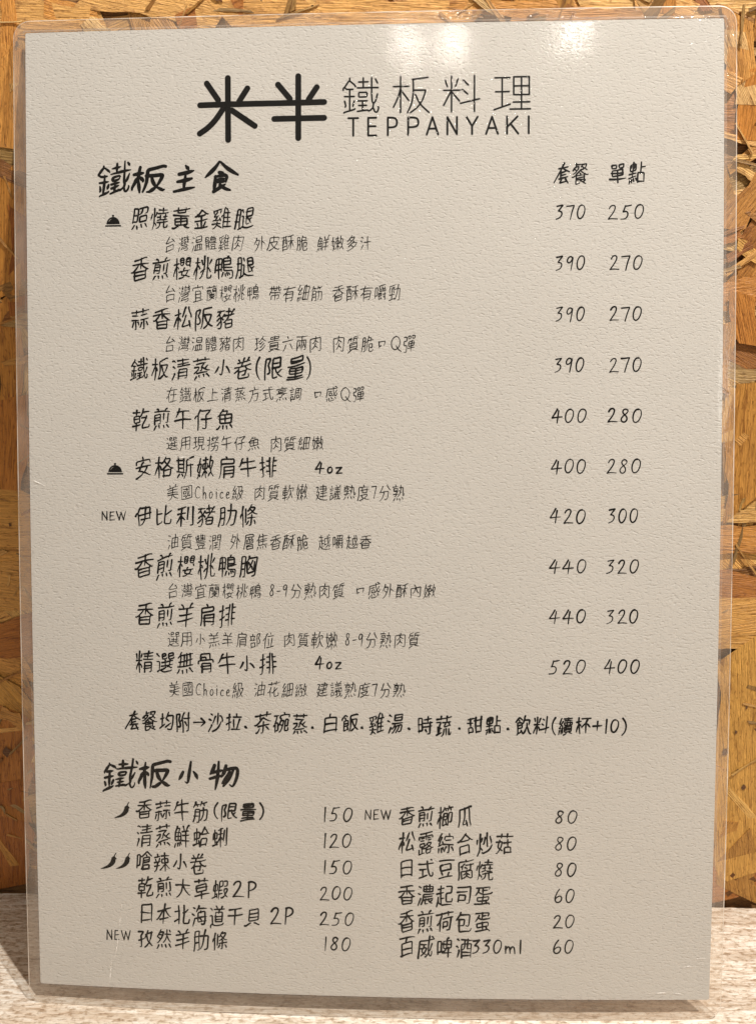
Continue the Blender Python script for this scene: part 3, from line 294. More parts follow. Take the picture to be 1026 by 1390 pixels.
    38622: [[42,4,40,5,36,21,37,23,37,58],[48,6,51,12,51,17],[6,9,21,7,26,6,29,6],[29,11,26,17],[17,12,18,14,17,18,15,19,10,24,9,27,9,27,17,27,22,25],[7,14,8,18],[37,17,57,17],[49,17,49,55],[31,26,33,23,36,22],[16,27,15,30,12,33,10,35],[26,30,27,34,28,35,29,37],[37,30,56,30],[6,36,10,35,16,36,27,34],[17,40,16,49,11,56,6,58],[37,42,56,42],[5,45,29,45],[16,49,18,50,28,57],[37,55,58,55]],
    38706: [[10,7,52,7],[31,7,31,25],[14,19,24,19],[39,19,49,19],[7,20,7,14,8,14,56,14,56,20],[13,24,24,24],[39,24,50,24],[40,31,51,31,52,32,51,34,46,40],[36,34,42,39,42,40],[30,37,36,34,38,32,40,31,40,28],[18,39,18,56],[18,39,9,39,9,31,10,30,25,30,26,31,26,39,25,39,18,39],[9,45,9,57],[35,45,36,57,52,57,52,48,54,45],[18,47,34,46,42,42,42,40,46,40,47,42,55,45,57,46,60,45],[36,48,52,48],[6,58,16,57,18,56,27,56]],
    39135: [[30,16,32,21],[48,19,47,22,47,39],[16,21,18,17,32,7,39,13,47,18,48,19,57,22,60,21],[16,21,16,56,20,56,32,54],[3,22,7,22,12,20,15,20,17,21,47,22],[16,30,47,30],[47,39,50,43],[16,40,47,39],[29,46,32,45,39,50,42,50,44,52,52,57],[42,50,43,48,51,43,54,42]],
    39151: [[57,8,54,7,34,10,33,38,32,49,29,57,29,58],[15,16,17,22],[4,19,4,17,15,7,17,7,23,12],[34,22,54,22,56,23,53,35,49,44,47,46],[38,23,41,35,45,44,47,46,47,49],[9,31,24,31],[9,40,24,39,24,22,9,23,8,55,12,54,22,50],[21,46,24,54],[47,49,57,57],[37,57,47,49]],
    39154: [[40,4,38,10,38,16,36,18,33,26],[17,16,18,22],[38,16,56,16,57,19,55,27,53,30],[4,18,17,6,28,14],[44,26,44,38,46,39,49,46,53,53,57,57,60,57],[9,31,26,31],[9,40,26,39,26,23,10,22,9,23,9,55,7,57,6,59],[22,46,27,55,31,57,38,49,42,39,44,38],[9,55,14,54,23,50]],
    39184: [[18,4,18,13],[18,7,30,7],[36,7,53,7,52,10,47,18],[35,14,38,13,43,16,44,18],[6,19,13,13,25,13,26,14,24,18,22,20,16,23,15,25,7,28,4,27],[11,20,13,20,16,23],[32,23,37,27,47,32,57,35,60,34],[29,30,32,32,32,34],[47,32,46,35,46,46],[17,34,17,56,20,57,30,56,32,55,33,53],[17,34,18,31,25,27,29,24,32,23,33,21,35,21,39,21,43,20,44,18,47,18,54,23],[4,35,8,36,16,33,18,34,32,34,45,34,46,35],[17,40,46,40],[17,46,46,46],[46,46,50,50],[33,47,33,50,34,50,46,54,47,55,54,57],[46,54,48,51,53,48]],
    39321: [[32,8,32,31],[12,9,29,9,46,6,52,7],[6,19,57,19],[37,20,38,23,44,28,55,35,58,35],[12,34,15,38,15,56,49,56,49,38],[53,34,49,38],[4,35,8,36,16,31,25,23,26,20],[15,38,49,38],[15,46,49,46]],
    39592: [[16,15,33,15,33,24],[16,23,16,7,46,7,47,23],[7,31,8,24,47,23,55,24,56,31],[15,40,47,40],[15,48,47,48],[15,58,16,32,47,32,47,57,46,58,39,58]],
    39636: [[39,4,40,25],[48,4,48,25],[9,14,16,15,16,23],[31,17,56,17],[9,23,9,7,23,7,23,23],[9,23,6,24,6,28,9,31],[9,23,26,23,26,28],[48,25,56,25,56,24,56,9,31,9,32,25,48,25],[26,28,30,32,58,32],[9,31,22,31,26,28],[9,31,9,58],[22,31,22,56,21,58,19,58],[9,39,22,39],[9,47,22,47],[50,47,51,52,49,57],[50,47,34,46,33,39,34,38,54,38,54,39,54,46,50,47],[37,51,38,57],[29,57,58,57]],
    39770: [[22,8,22,9,37,9,38,10,35,18],[31,19,31,41],[7,22,14,18,31,19,35,18,50,19,51,20,51,41,50,42,13,41,13,19,14,15,20,9,22,8,22,5,25,4],[13,30,51,30],[50,48,57,57,57,58],[38,49,40,57],[24,50,25,57],[3,58,6,58,10,54,13,49]],
    39854: [[57,4,54,5,51,11,51,17],[13,5,13,9,9,16,8,21,8,22,8,40,28,40,28,21,8,20],[36,5,39,12,39,17],[12,10,22,10,22,11,20,20,18,21,18,41],[33,17,57,17],[45,17,45,58],[35,29,56,29],[8,30,28,30],[33,42,58,42],[27,46,31,55],[21,47,23,55],[8,48,5,58],[15,48,15,56]],
    40232: [[45,4,42,5,42,9],[16,9,16,58],[32,17,53,17],[7,23,25,23],[32,25,52,25,53,24,53,10,42,9,33,10,32,10,32,39,57,40,57,49,55,57,53,58,47,58,46,58],[32,32,58,32],[7,37,25,37],[6,40,7,9,25,9,25,39],[49,45,52,49],[30,46,26,56],[43,46,45,52],[36,48,37,54]],
    40643: [[20,5,20,16,21,17,42,17,43,16,43,5],[8,9,55,9],[5,24,57,24],[31,24,31,48],[13,40,51,40],[21,48,21,52],[42,48,42,52,56,58,58,57],[42,48,51,48,50,32,14,32,13,32,13,48,42,48],[3,57,8,58,21,52,24,53]],
    40670: [[45,5,45,34],[17,6,17,42],[17,6,28,7,27,25,7,25,7,7,17,6],[11,12,12,19],[24,12,21,20],[45,18,58,18],[6,33,28,33],[5,43,29,41],[20,48,22,55],[27,48,30,54],[14,49,14,56],[8,50,5,58],[35,55,55,55],[35,58,35,35,36,34,56,35,56,58]],
}
FLAKES = [
    ((-150.2, 304.0), (-85.8, 302.1), 9.2, (0.66, 0.46, 0.22)),
    ((-99.2, 306.4), (-82.5, 301.6), 6.0, (0.62, 0.36, 0.12)),
    ((-85.7, 309.8), (-45.0, 302.5), 8.0, (0.7, 0.5, 0.25)),
    ((-58.6, 301.1), (-38.1, 305.8), 5.2, (0.42, 0.2, 0.06)),
    ((-45.0, 302.9), (-15.8, 303.1), 10.2, (0.68, 0.47, 0.22)),
    ((-18.1, 302.0), (30.8, 300.2), 12.0, (0.72, 0.5, 0.24)),
    ((24.1, 304.3), (57.1, 302.1), 4.8, (0.6, 0.36, 0.13)),
    ((41.8, 299.1), (83.3, 299.5), 6.0, (0.55, 0.33, 0.14)),
    ((78.6, 305.4), (96.3, 299.7), 7.2, (0.7, 0.48, 0.22)),
    ((87.6, 300.6), (87.9, 312.1), 6.0, (0.56, 0.32, 0.12)),
    ((94.6, 308.0), (100.5, 301.2), 2.8, (0.3, 0.13, 0.04)),
    ((-110.5, 312.4), (-111.0, 293.9), 4.8, (0.6, 0.34, 0.11)),
    ((-111.7, 296.0), (-116.1, 266.2), 10.2, (0.62, 0.37, 0.13)),
    ((-109.1, 293.8), (-110.6, 259.6), 4.8, (0.58, 0.36, 0.15)),
    ((-114.9, 259.6), (-120.2, 221.1), 13.2, (0.5, 0.28, 0.08)),
    ((-111.9, 246.2), (-114.0, 214.0), 9.0, (0.34, 0.15, 0.04)),
    ((-119.2, 221.0), (-121.1, 187.5), 8.0, (0.5, 0.28, 0.08)),
    ((-121.6, 187.5), (-126.2, 156.0), 13.8, (0.46, 0.23, 0.06)),
    ((-153.1, 143.7), (-93.4, 142.8), 27.6, (0.58, 0.38, 0.14)),
    ((-142.3, 123.0), (-105.8, 117.8), 18.0, (0.57, 0.38, 0.15)),
    ((-150.4, 98.1), (-109.4, 106.8), 13.2, (0.38, 0.18, 0.05)),
    ((-141.1, 84.1), (-121.5, 61.2), 15.0, (0.5, 0.33, 0.1)),
    ((-133.8, 75.6), (-137.2, 30.9), 16.8, (0.4, 0.2, 0.06)),
    ((-139.1, 34.0), (-140.7, -10.0), 18.0, (0.34, 0.15, 0.04)),
    ((106.1, 295.9), (116.0, 274.9), 8.0, (0.66, 0.52, 0.33)),
    ((116.9, 285.6), (114.6, 264.9), 6.8, (0.55, 0.29, 0.09)),
    ((109.2, 299.8), (112.8, 281.6), 8.0, (0.58, 0.36, 0.14)),
    ((107.0, 266.7), (122.1, 262.9), 1.8, (0.72, 0.52, 0.27)),
    ((111.5, 259.9), (123.4, 260.6), 1.4, (0.72, 0.55, 0.27)),
    ((112.6, 257.5), (118.2, 254.2), 2.8, (0.66, 0.5, 0.26)),
    ((110.8, 239.2), (120.9, 252.9), 7.8, (0.5, 0.3, 0.12)),
    ((108.7, 234.8), (115.3, 237.4), 2.4, (0.4, 0.2, 0.07)),
    ((114.4, 234.7), (121.6, 229.8), 3.6, (0.62, 0.44, 0.18)),
    ((111.6, 229.9), (118.9, 234.2), 2.4, (0.3, 0.14, 0.05)),
    ((111.7, 225.4), (120.3, 231.6), 1.8, (0.64, 0.44, 0.2)),
    ((108.7, 219.6), (124.6, 221.2), 6.8, (0.5, 0.27, 0.08)),
    ((116.5, 219.1), (120.6, 203.0), 8.0, (0.48, 0.25, 0.08)),
    ((112.9, 210.0), (111.9, 191.3), 6.0, (0.5, 0.3, 0.11)),
    ((115.8, 172.2), (116.0, 190.1), 3.6, (0.68, 0.5, 0.26)),
    ((122.0, 149.9), (122.0, 191.3), 12.0, (0.52, 0.32, 0.11)),
    ((111.6, 146.9), (135.7, 147.9), 4.2, (0.62, 0.46, 0.22)),
    ((109.7, 140.3), (141.5, 137.8), 10.0, (0.54, 0.31, 0.1)),
    ((110.8, 124.3), (140.5, 121.8), 8.0, (0.4, 0.2, 0.06)),
    ((109.2, 111.1), (141.1, 115.6), 13.2, (0.62, 0.42, 0.17)),
    ((112.3, 103.1), (139.8, 102.8), 6.0, (0.55, 0.37, 0.14)),
    ((125.0, 100.5), (133.6, 11.9), 16.8, (0.6, 0.42, 0.16)),
    ((128.4, 23.8), (131.1, 7.2), 18.0, (0.42, 0.27, 0.1)),
    ((119.4, 1.7), (150.9, 7.7), 13.2, (0.38, 0.18, 0.05)),
    ((128.6, 4.4), (138.4, 11.4), 2.1, (0.14, 0.07, 0.02)),
    ((129.8, 13.0), (135.6, 7.0), 1.5, (0.13, 0.06, 0.02)),
]
KNOTS = [((123.7, 61.7), 1.3), ((126.9, 69.4), 0.65), ((131.2, 48.1), 1.04), ((-135.6, 58.0), 1.82), ((-125.7, 143.8), 0.65), ((-108.4, 295.9), 0.78), ((128.6, 54.7), 0.52), ((129.8, 78.7), 0.52)]

# figures and latin letters, drawn by hand: (width / height, strokes), y down
HAND = {
    '0': (.74, [[(.62, .02), (.40, .03), (.16, .25), (.05, .58), (.12, .88), (.36, .99), (.66, .86), (.90, .52), (.94, .22), (.80, .04), (.58, .03)]]),
    '1': (.30, [[(.62, 0), (.58, .3), (.46, .65), (.40, 1)]]),
    '2': (.74, [[(.14, .24), (.30, .06), (.58, .00), (.74, .10), (.70, .30), (.48, .58), (.05, .97), (.04, .99), (.05, .98), (.40, .93), (.98, .96)]]),
    '3': (.66, [[(.12, .10), (.45, .06), (.84, .02), (.86, .03), (.82, .06), (.30, .42), (.29, .44), (.32, .43), (.66, .46), (.78, .62), (.62, .82), (.36, .93), (.00, 1)]]),
    '4': (.82, [[(.52, .02), (.34, .28), (.03, .62), (.02, .64), (.05, .645), (.50, .60), (.98, .58)], [(.66, .14), (.58, .50), (.50, 1)]]),
    '5': (.80, [[(.42, .06), (.34, .28), (.22, .46), (.22, .47), (.24, .46), (.50, .42), (.68, .54), (.66, .76), (.44, .95), (.02, .98)], [(.42, .07), (.70, .05), (.98, .00)]]),
    '6': (.70, [[(.62, 0), (.34, .22), (.10, .58), (.10, .86), (.34, .99), (.68, .92), (.90, .70), (.82, .52), (.58, .48), (.28, .60), (.10, .78)]]),
    '7': (.68, [[(.02, .08), (.40, .06), (.94, .02), (.95, .03), (.90, .12), (.66, .50), (.46, 1)]]),
    '8': (.70, [[(.84, .14), (.66, .02), (.38, .06), (.26, .24), (.44, .42), (.70, .58), (.74, .80), (.48, .98), (.16, .92), (.08, .72), (.34, .52), (.70, .36), (.88, .18), (.80, .08)]]),
    '9': (.66, [[(.84, .20), (.66, .03), (.34, .06), (.10, .28), (.16, .46), (.42, .48), (.70, .32), (.82, .12)], [(.84, .10), (.76, .50), (.58, 1)]]),
    '-': (.50, [[(.08, .56), (.5, .54), (.92, .52)]]),
    '+': (1.0, [[(.05, .54), (.95, .48)], [(.52, .05), (.46, .98)]]),
    '.': (1.0, [[(.40, .45), (.60, .60)]]),
    '(': (.42, [[(.85, 0), (.35, .22), (.15, .52), (.32, .80), (.80, 1)]]),
    ')': (.42, [[(.20, 0), (.68, .20), (.85, .50), (.62, .80), (.10, 1)]]),
    '→': (1.1, [[(.02, .55), (.5, .52), (.97, .50)], [(.66, .16), (.97, .50), (.98, .50), (.97, .52), (.62, .90)]]),
    'N': (.80, [[(.10, 1), (.12, .5), (.14, .02)], [(.14, .04), (.5, .5), (.88, .98)], [(.88, .98), (.88, .5), (.90, 0)]]),
    'E': (.70, [[(.16, .02), (.12, .5), (.12, .98)], [(.16, .04), (.90, .00)], [(.14, .50), (.78, .46)], [(.12, .98), (.94, .94)]]),
    'W': (1.2, [[(.02, .02), (.14, .5), (.28, .98)], [(.28, .98), (.40, .5), (.50, .10)], [(.50, .10), (.62, .55), (.72, .98)], [(.72, .98), (.86, .5), (.98, 0)]]),
    'P': (.62, [[(.20, .04), (.16, .5), (.10, 1)], [(.16, .06), (.50, .00), (.88, .10), (.90, .30), (.62, .48), (.18, .56)]]),
    'Q': (.98, [[(.54, .02), (.26, .10), (.06, .40), (.14, .76), (.42, .92), (.74, .78), (.90, .46), (.80, .14), (.52, .02)], [(.52, .64), (.70, .86), (.98, 1)]]),
    'C': (.80, [[(.92, .14), (.66, .02), (.34, .14), (.10, .46), (.14, .80), (.44, .98), (.90, .88)]]),
    'h': (.58, [[(.20, .02), (.16, .5), (.12, .98)], [(.14, .72), (.34, .50), (.62, .46), (.76, .62), (.78, .98)]]),
    'o': (.60, [[(.60, .46), (.28, .50), (.08, .74), (.24, .96), (.60, .94), (.88, .70), (.76, .50), (.54, .45)]]),
    'i': (.26, [[(.52, .46), (.48, .98)], [(.54, .22), (.58, .26)]]),
    'c': (.54, [[(.88, .54), (.54, .44), (.14, .66), (.16, .90), (.48, .98), (.92, .90)]]),
    'e': (.58, [[(.12, .72), (.52, .70), (.84, .60), (.70, .46), (.36, .48), (.10, .72), (.22, .94), (.54, .98), (.94, .88)]]),
    'z': (.62, [[(.10, .50), (.5, .48), (.88, .46), (.89, .47), (.86, .50), (.10, .95), (.09, .96), (.12, .96), (.96, .94)]]),
    'm': (.95, [[(.10, .46), (.10, .98)], [(.10, .66), (.28, .47), (.46, .54), (.48, .98)], [(.48, .66), (.66, .46), (.86, .54), (.90, .98)]]),
    'l': (.26, [[(.56, .02), (.5, .5), (.48, .98)]]),
}
ROMAN = {
    'T': [[(0, 0), (1, 0)], [(.5, 0), (.5, 1)]],
    'E': [[(.06, 0), (.06, 1)], [(.06, 0), (1, 0)], [(.06, .48), (.92, .48)], [(.06, 1), (1, 1)]],
    'P': [[(.06, 0), (.06, 1)], [(.06, 0), (.55, 0), (.90, .06), (1, .28), (.90, .50), (.55, .56), (.06, .56)]],
    'A': [[(.5, 0), (0, 1)], [(.5, 0), (1, 1)], [(.18, .66), (.82, .66)]],
    'N': [[(.04, 1), (.04, 0)], [(.04, 0), (.96, 1)], [(.96, 1), (.96, 0)]],
    'Y': [[(0, 0), (.5, .54)], [(1, 0), (.5, .54)], [(.5, .54), (.5, 1)]],
    'K': [[(.06, 0), (.06, 1)], [(.94, 0), (.06, .62)], [(.36, .42), (1, 1)]],
    'I': [[(.5, 0), (.5, 1)]],
}
GOTHIC = {
    '板': [[(.0, .27), (.43, .27)], [(.20, .0), (.20, 1)], [(.20, .32), (.12, .60), (.0, .84)], [(.22, .38), (.43, .66)], [(.53, .08), (.97, .03)], [(.56, .08), (.56, .45), (.52, .74), (.40, 1.0)], [(.56, .38), (.91, .38), (.91, .385), (.84, .62), (.70, .84), (.48, 1.0)], [(.62, .50), (.74, .76), (1.0, 1.0)]],
    '料': [[(.0, .40), (.45, .40)], [(.22, .0), (.22, 1)], [(.04, .10), (.10, .29)], [(.40, .08), (.33, .29)], [(.20, .44), (.0, .82)], [(.25, .47), (.44, .70)], [(.55, .12), (.69, .26)], [(.52, .38), (.67, .51)], [(.47, .77), (1.0, .65)], [(.86, .0), (.86, 1)]],
    '理': [[(.02, .06), (.43, .06)], [(.04, .46), (.41, .46)], [(.0, .97), (.44, .82)], [(.22, .06), (.22, .88)], [(.54, .04), (.54, .55)], [(.54, .04), (.97, .04)], [(.97, .04), (.97, .55)], [(.54, .30), (.97, .30)], [(.54, .55), (.97, .55)], [(.755, .04), (.755, .96)], [(.53, .76), (.98, .76)], [(.44, .96), (1.0, .96)]],
}
# brush-written characters whose shape differs from the printed form, in a unit box, y down
BRUSH = {
    '主': [[(.48, .02), (.66, .16)], [(.20, .36), (.52, .30), (.84, .24)], [(.16, .64), (.5, .58), (.80, .52)], [(.52, .30), (.48, .6), (.46, .90)], [(.02, .96), (.5, .88), (1.0, .86)]],
    '食': [[(.44, .0), (.30, .22), (.02, .52)], [(.44, .02), (.66, .22), (1.0, .42)], [(.40, .34), (.56, .38)], [(.30, .48), (.32, .70), (.34, .94)], [(.30, .50), (.66, .42), (.64, .66)], [(.36, .58), (.62, .54)], [(.34, .70), (.62, .66)], [(.34, .96), (.52, .82), (.66, .72)], [(.50, .74), (.66, .86), (.84, .92)]],
    '小': [[(.50, .02), (.52, .5), (.50, .92), (.36, .84)], [(.22, .42), (.14, .6), (.02, .76)], [(.74, .42), (.88, .54), (.98, .72)]],
    '物': [[(.16, .18), (.10, .36), (.02, .48)], [(.06, .40), (.30, .32), (.46, .28)], [(.02, .62), (.26, .54), (.46, .48)], [(.28, .02), (.28, .5), (.28, .98)], [(.60, .14), (.54, .36), (.44, .56)], [(.56, .30), (.80, .22), (.98, .20), (.96, .5), (.86, .84), (.74, .76)], [(.72, .30), (.62, .52), (.48, .74)], [(.86, .28), (.74, .56), (.56, .84)]],
    '口': [[(.10, .30), (.14, .55), (.18, .80)], [(.10, .36), (.5, .30), (.84, .28), (.84, .29), (.80, .52), (.74, .66)], [(.20, .70), (.45, .66)]],
    '套': [[(.62, .0), (.42, .34), (.0, .92)], [(.30, .24), (.86, .14)], [(.52, .22), (.70, .34), (1.0, .42)], [(.42, .44), (.74, .38)], [(.40, .58), (.72, .52)], [(.42, .40), (.40, .56), (.38, .70)], [(.30, .72), (.84, .64)], [(.54, .70), (.44, .84), (.36, .94), (.37, .95), (.60, .92), (.88, .88)], [(.74, .76), (.90, .94)]],
}

# ------------------------------------------------------------------ helpers


def tag(o, label=None, cat=None, kind=None, group=None):
    for k, v in (('label', label), ('category', cat), ('kind', kind), ('group', group)):
        if v:
            o[k] = v
    return o


def mesh_obj(name, verts, faces, material, parent=None, smooth=False):
    me = bpy.data.meshes.new(name)
    me.from_pydata([tuple(v) for v in verts], [], faces)
    me.update()
    if smooth:
        me.polygons.foreach_set('use_smooth', [True] * len(me.polygons))
    me.materials.append(material)
    o = bpy.data.objects.new(name, me)
    C.objects.link(o)
    if parent:
        o.parent = parent
    return o


def new_mat(name):
    mt = bpy.data.materials.new(name)
    mt.use_nodes = True
    nt = mt.node_tree
    for n in list(nt.nodes):
        nt.nodes.remove(n)
    out = nt.nodes.new('ShaderNodeOutputMaterial')
    return mt, nt, out


class NB:
    """tiny node builder"""
    def __init__(self, nt):
        self.nt = nt

    def __call__(self, typ, ins=None, **props):
        n = self.nt.nodes.new(typ)
        for k, v in props.items():
            setattr(n, k, v)
        for k, v in (ins or {}).items():
            sock = n.inputs[k]
            if hasattr(v, 'node'):
                self.nt.links.new(v, sock)
            else:
                sock.default_value = v
        return n


def ramp(nb, fac, stops):
    n = nb('ShaderNodeValToRGB', {'Fac': fac})
    cr = n.color_ramp
    while len(cr.elements) < len(stops):
        cr.elements.new(0.5)
    for e, (p, c) in zip(cr.elements, stops):
        e.position = p
        e.color = c if len(c) == 4 else (*c, 1)
    return n.outputs['Color']


def math_node(nb, op, a, b=None):
    ins = {0: a}
    if b is not None:
        ins[1] = b
    return nb('ShaderNodeMath', ins, operation=op).outputs[0]


def emboss(nb, strength, dist):
    """dashed eggshell relief pressed into the sheet: the same relief for paper and film"""
    tc = nb('ShaderNodeTexCoord').outputs['Object']
    mp = nb('ShaderNodeMapping', {'Vector': tc, 'Scale': (760.0, 1650.0, 10.0), 'Rotation': (0, 0, .12)}).outputs[0]
    n1 = nb('ShaderNodeTexNoise', {'Vector': mp, 'Scale': 1.0, 'Detail': 2.0, 'Roughness': .5, 'Distortion': .5}).outputs['Fac']
    mp2 = nb('ShaderNodeMapping', {'Vector': tc, 'Scale': (1100.0, 1500.0, 10.0), 'Rotation': (0, 0, -.35), 'Location': (3, 7, 0)}).outputs[0]
    n2 = nb('ShaderNodeTexNoise', {'Vector': mp2, 'Scale': 1.0, 'Detail': 2.5}).outputs['Fac']
    pit = nb('ShaderNodeMapRange', {'Value': n1, 'From Min': .27, 'From Max': .47, 'To Min': 0.0, 'To Max': 1.0}).outputs[0]
    h = math_node(nb, 'ADD', pit, math_node(nb, 'MULTIPLY', n2, .9))
    return nb('ShaderNodeBump', {'Height': h, 'Strength': strength, 'Distance': dist}).outputs[0]


# ------------------------------------------------------------------ materials
def paper_material():
    mt, nt, out = new_mat('embossed_card')
    nb = NB(nt)
    tc = nb('ShaderNodeTexCoord').outputs['Object']
    n = nb('ShaderNodeTexNoise', {'Vector': tc, 'Scale': 18.0, 'Detail': 3.0}).outputs['Fac']
    col = ramp(nb, n, [(.3, (.548, .526, .494)), (.7, (.575, .554, .523))])
    p = nb('ShaderNodeBsdfPrincipled', {'Base Color': col, 'Roughness': .75, 'Specular IOR Level': .15, 'Normal': emboss(nb, 1.0, .000105)})
    nt.links.new(p.outputs[0], out.inputs[0])
    return mt


def film_material(name, haze0, haze1):
    mt, nt, out = new_mat(name)
    nb = NB(nt)
    tc = nb('ShaderNodeTexCoord').outputs['Object']
    nrm = emboss(nb, .7, .000022)
    back = nb('ShaderNodeNewGeometry').outputs['Backfacing']
    # a thin sheet: the same reflectance from either side
    ior = nb('ShaderNodeMapRange', {'Value': back, 'To Min': 1.36, 'To Max': 1 / 1.36}).outputs[0]
    fres = nb('ShaderNodeFresnel', {'IOR': ior, 'Normal': nrm}).outputs[0]
    gl = nb('ShaderNodeBsdfGlossy', {'Color': (1, 1, 1, 1), 'Roughness': .085, 'Normal': nrm}, distribution='BECKMANN')
    tr = nb('ShaderNodeBsdfTransparent', {'Color': (.985, .98, .97, 1)})
    df = nb('ShaderNodeBsdfDiffuse', {'Color': (.72, .60, .49, 1)})
    haze = nb('ShaderNodeTexNoise', {'Vector': tc, 'Scale': 60.0, 'Detail': 3.0}).outputs['Fac']
    hz = nb('ShaderNodeMapRange', {'Value': haze, 'From Min': .3, 'From Max': .7, 'To Min': haze0, 'To Max': haze1}).outputs[0]
    m1 = nb('ShaderNodeMixShader', {0: hz, 1: tr.outputs[0], 2: df.outputs[0]})
    m2 = nb('ShaderNodeMixShader', {0: fres, 1: m1.outputs[0], 2: gl.outputs[0]})
    nt.links.new(m2.outputs[0], out.inputs[0])
    return mt


def plain(name, col, rough=.5, spec=.5, coat=0.0):
    mt, nt, out = new_mat(name)
    nb = NB(nt)
    tc = nb('ShaderNodeTexCoord').outputs['Object']
    n = nb('ShaderNodeTexNoise', {'Vector': tc, 'Scale': 900.0, 'Detail': 2.0}).outputs['Fac']
    c = ramp(nb, n, [(.3, tuple(x * .85 for x in col)), (.7, tuple(min(1, x * 1.15) for x in col))])
    p = nb('ShaderNodeBsdfPrincipled', {'Base Color': c, 'Roughness': rough, 'Specular IOR Level': spec})
    nt.links.new(p.outputs[0], out.inputs[0])
    return mt


def rim_material():
    mt, nt, out = new_mat('laminate_cut_edge')
    nb = NB(nt)
    tc = nb('ShaderNodeTexCoord').outputs['Object']
    n = nb('ShaderNodeTexNoise', {'Vector': tc, 'Scale': 55.0, 'Detail': 4.0}).outputs['Fac']
    f = nb('ShaderNodeMapRange', {'Value': n, 'From Min': .35, 'From Max': .65, 'To Min': .15, 'To Max': .8}).outputs[0]
    tr = nb('ShaderNodeBsdfTransparent', {'Color': (.97, .95, .92, 1)})
    p = nb('ShaderNodeBsdfPrincipled', {'Base Color': (.88, .80, .70, 1), 'Roughness': .25})
    m1 = nb('ShaderNodeMixShader', {0: f, 1: tr.outputs[0], 2: p.outputs[0]})
    nt.links.new(m1.outputs[0], out.inputs[0])
    return mt


def seal_material():
    mt, nt, out = new_mat('sealed_seam')
    nb = NB(nt)
    tr = nb('ShaderNodeBsdfTransparent', {'Color': (.97, .95, .92, 1)})
    p = nb('ShaderNodeBsdfPrincipled', {'Base Color': (.86, .78, .70, 1), 'Roughness': .4})
    m1 = nb('ShaderNodeMixShader', {0: .16, 1: tr.outputs[0], 2: p.outputs[0]})
    nt.links.new(m1.outputs[0], out.inputs[0])
    return mt


def crease_material():
    mt, nt, out = new_mat('wrinkled_film')
    nb = NB(nt)
    tc = nb('ShaderNodeTexCoord').outputs['Object']
    n = nb('ShaderNodeTexNoise', {'Vector': tc, 'Scale': 700.0, 'Detail': 3.0}).outputs['Fac']
    f = nb('ShaderNodeMapRange', {'Value': n, 'From Min': .35, 'From Max': .65, 'To Min': .0, 'To Max': .75}).outputs[0]
    tr = nb('ShaderNodeBsdfTransparent', {'Color': (.98, .97, .96, 1)})
    p = nb('ShaderNodeBsdfPrincipled', {'Base Color': (.95, .92, .88, 1), 'Roughness': .2})
    m1 = nb('ShaderNodeMixShader', {0: f, 1: tr.outputs[0], 2: p.outputs[0]})
    nt.links.new(m1.outputs[0], out.inputs[0])
    return mt


def flake_material():
    mt, nt, out = new_mat('pressed_wood_flakes')
    nb = NB(nt)
    uv = nb('ShaderNodeUVMap', uv_map='grain').outputs[0]
    tint = nb('ShaderNodeVertexColor', layer_name='tint').outputs['Color']
    mp = nb('ShaderNodeMapping', {'Vector': uv, 'Scale': (100.0, 2300.0, 1.0)}).outputs[0]
    g1 = nb('ShaderNodeTexNoise', {'Vector': mp, 'Scale': 1.0, 'Detail': 4.0, 'Roughness': .6, 'Distortion': .6}).outputs['Fac']
    mp2 = nb('ShaderNodeMapping', {'Vector': uv, 'Scale': (70.0, 330.0, 1.0)}).outputs[0]
    g2 = nb('ShaderNodeTexNoise', {'Vector': mp2, 'Scale': 1.0, 'Detail': 5.0, 'Roughness': .62, 'Distortion': 1.2}).outputs['Fac']
    mp3 = nb('ShaderNodeMapping', {'Vector': uv, 'Scale': (500.0, 1100.0, 1.0)}).outputs[0]
    g3 = nb('ShaderNodeTexNoise', {'Vector': mp3, 'Scale': 1.0, 'Detail': 3.0}).outputs['Fac']
    line = ramp(nb, g1, [(.28, (.45, .33, .21)), (.45, (1.05, 1.02, .98)), (.75, (1.32, 1.30, 1.24))])
    blot = ramp(nb, g2, [(.28, (.48, .36, .24)), (.44, (1.02, 1.0, .97)), (.70, (1.18, 1.18, 1.18))])
    spk = ramp(nb, g3, [(.33, (.45, .32, .2)), (.42, (1, 1, 1))])
    c = nb('ShaderNodeMix', {0: 1.0, 6: tint, 7: line}, data_type='RGBA', blend_type='MULTIPLY').outputs[2]
    c = nb('ShaderNodeMix', {0: .85, 6: c, 7: blot}, data_type='RGBA', blend_type='MULTIPLY').outputs[2]
    c = nb('ShaderNodeMix', {0: .6, 6: c, 7: spk}, data_type='RGBA', blend_type='MULTIPLY').outputs[2]
    h = math_node(nb, 'ADD', g1, math_node(nb, 'MULTIPLY', g2, 1.2))
    bump = nb('ShaderNodeBump', {'Height': h, 'Strength': .9, 'Distance': .0008}).outputs[0]
    p = nb('ShaderNodeBsdfPrincipled', {'Base Color': c, 'Roughness': .48, 'Specular IOR Level': .45, 'Normal': bump})
    nt.links.new(p.outputs[0], out.inputs[0])
    return mt


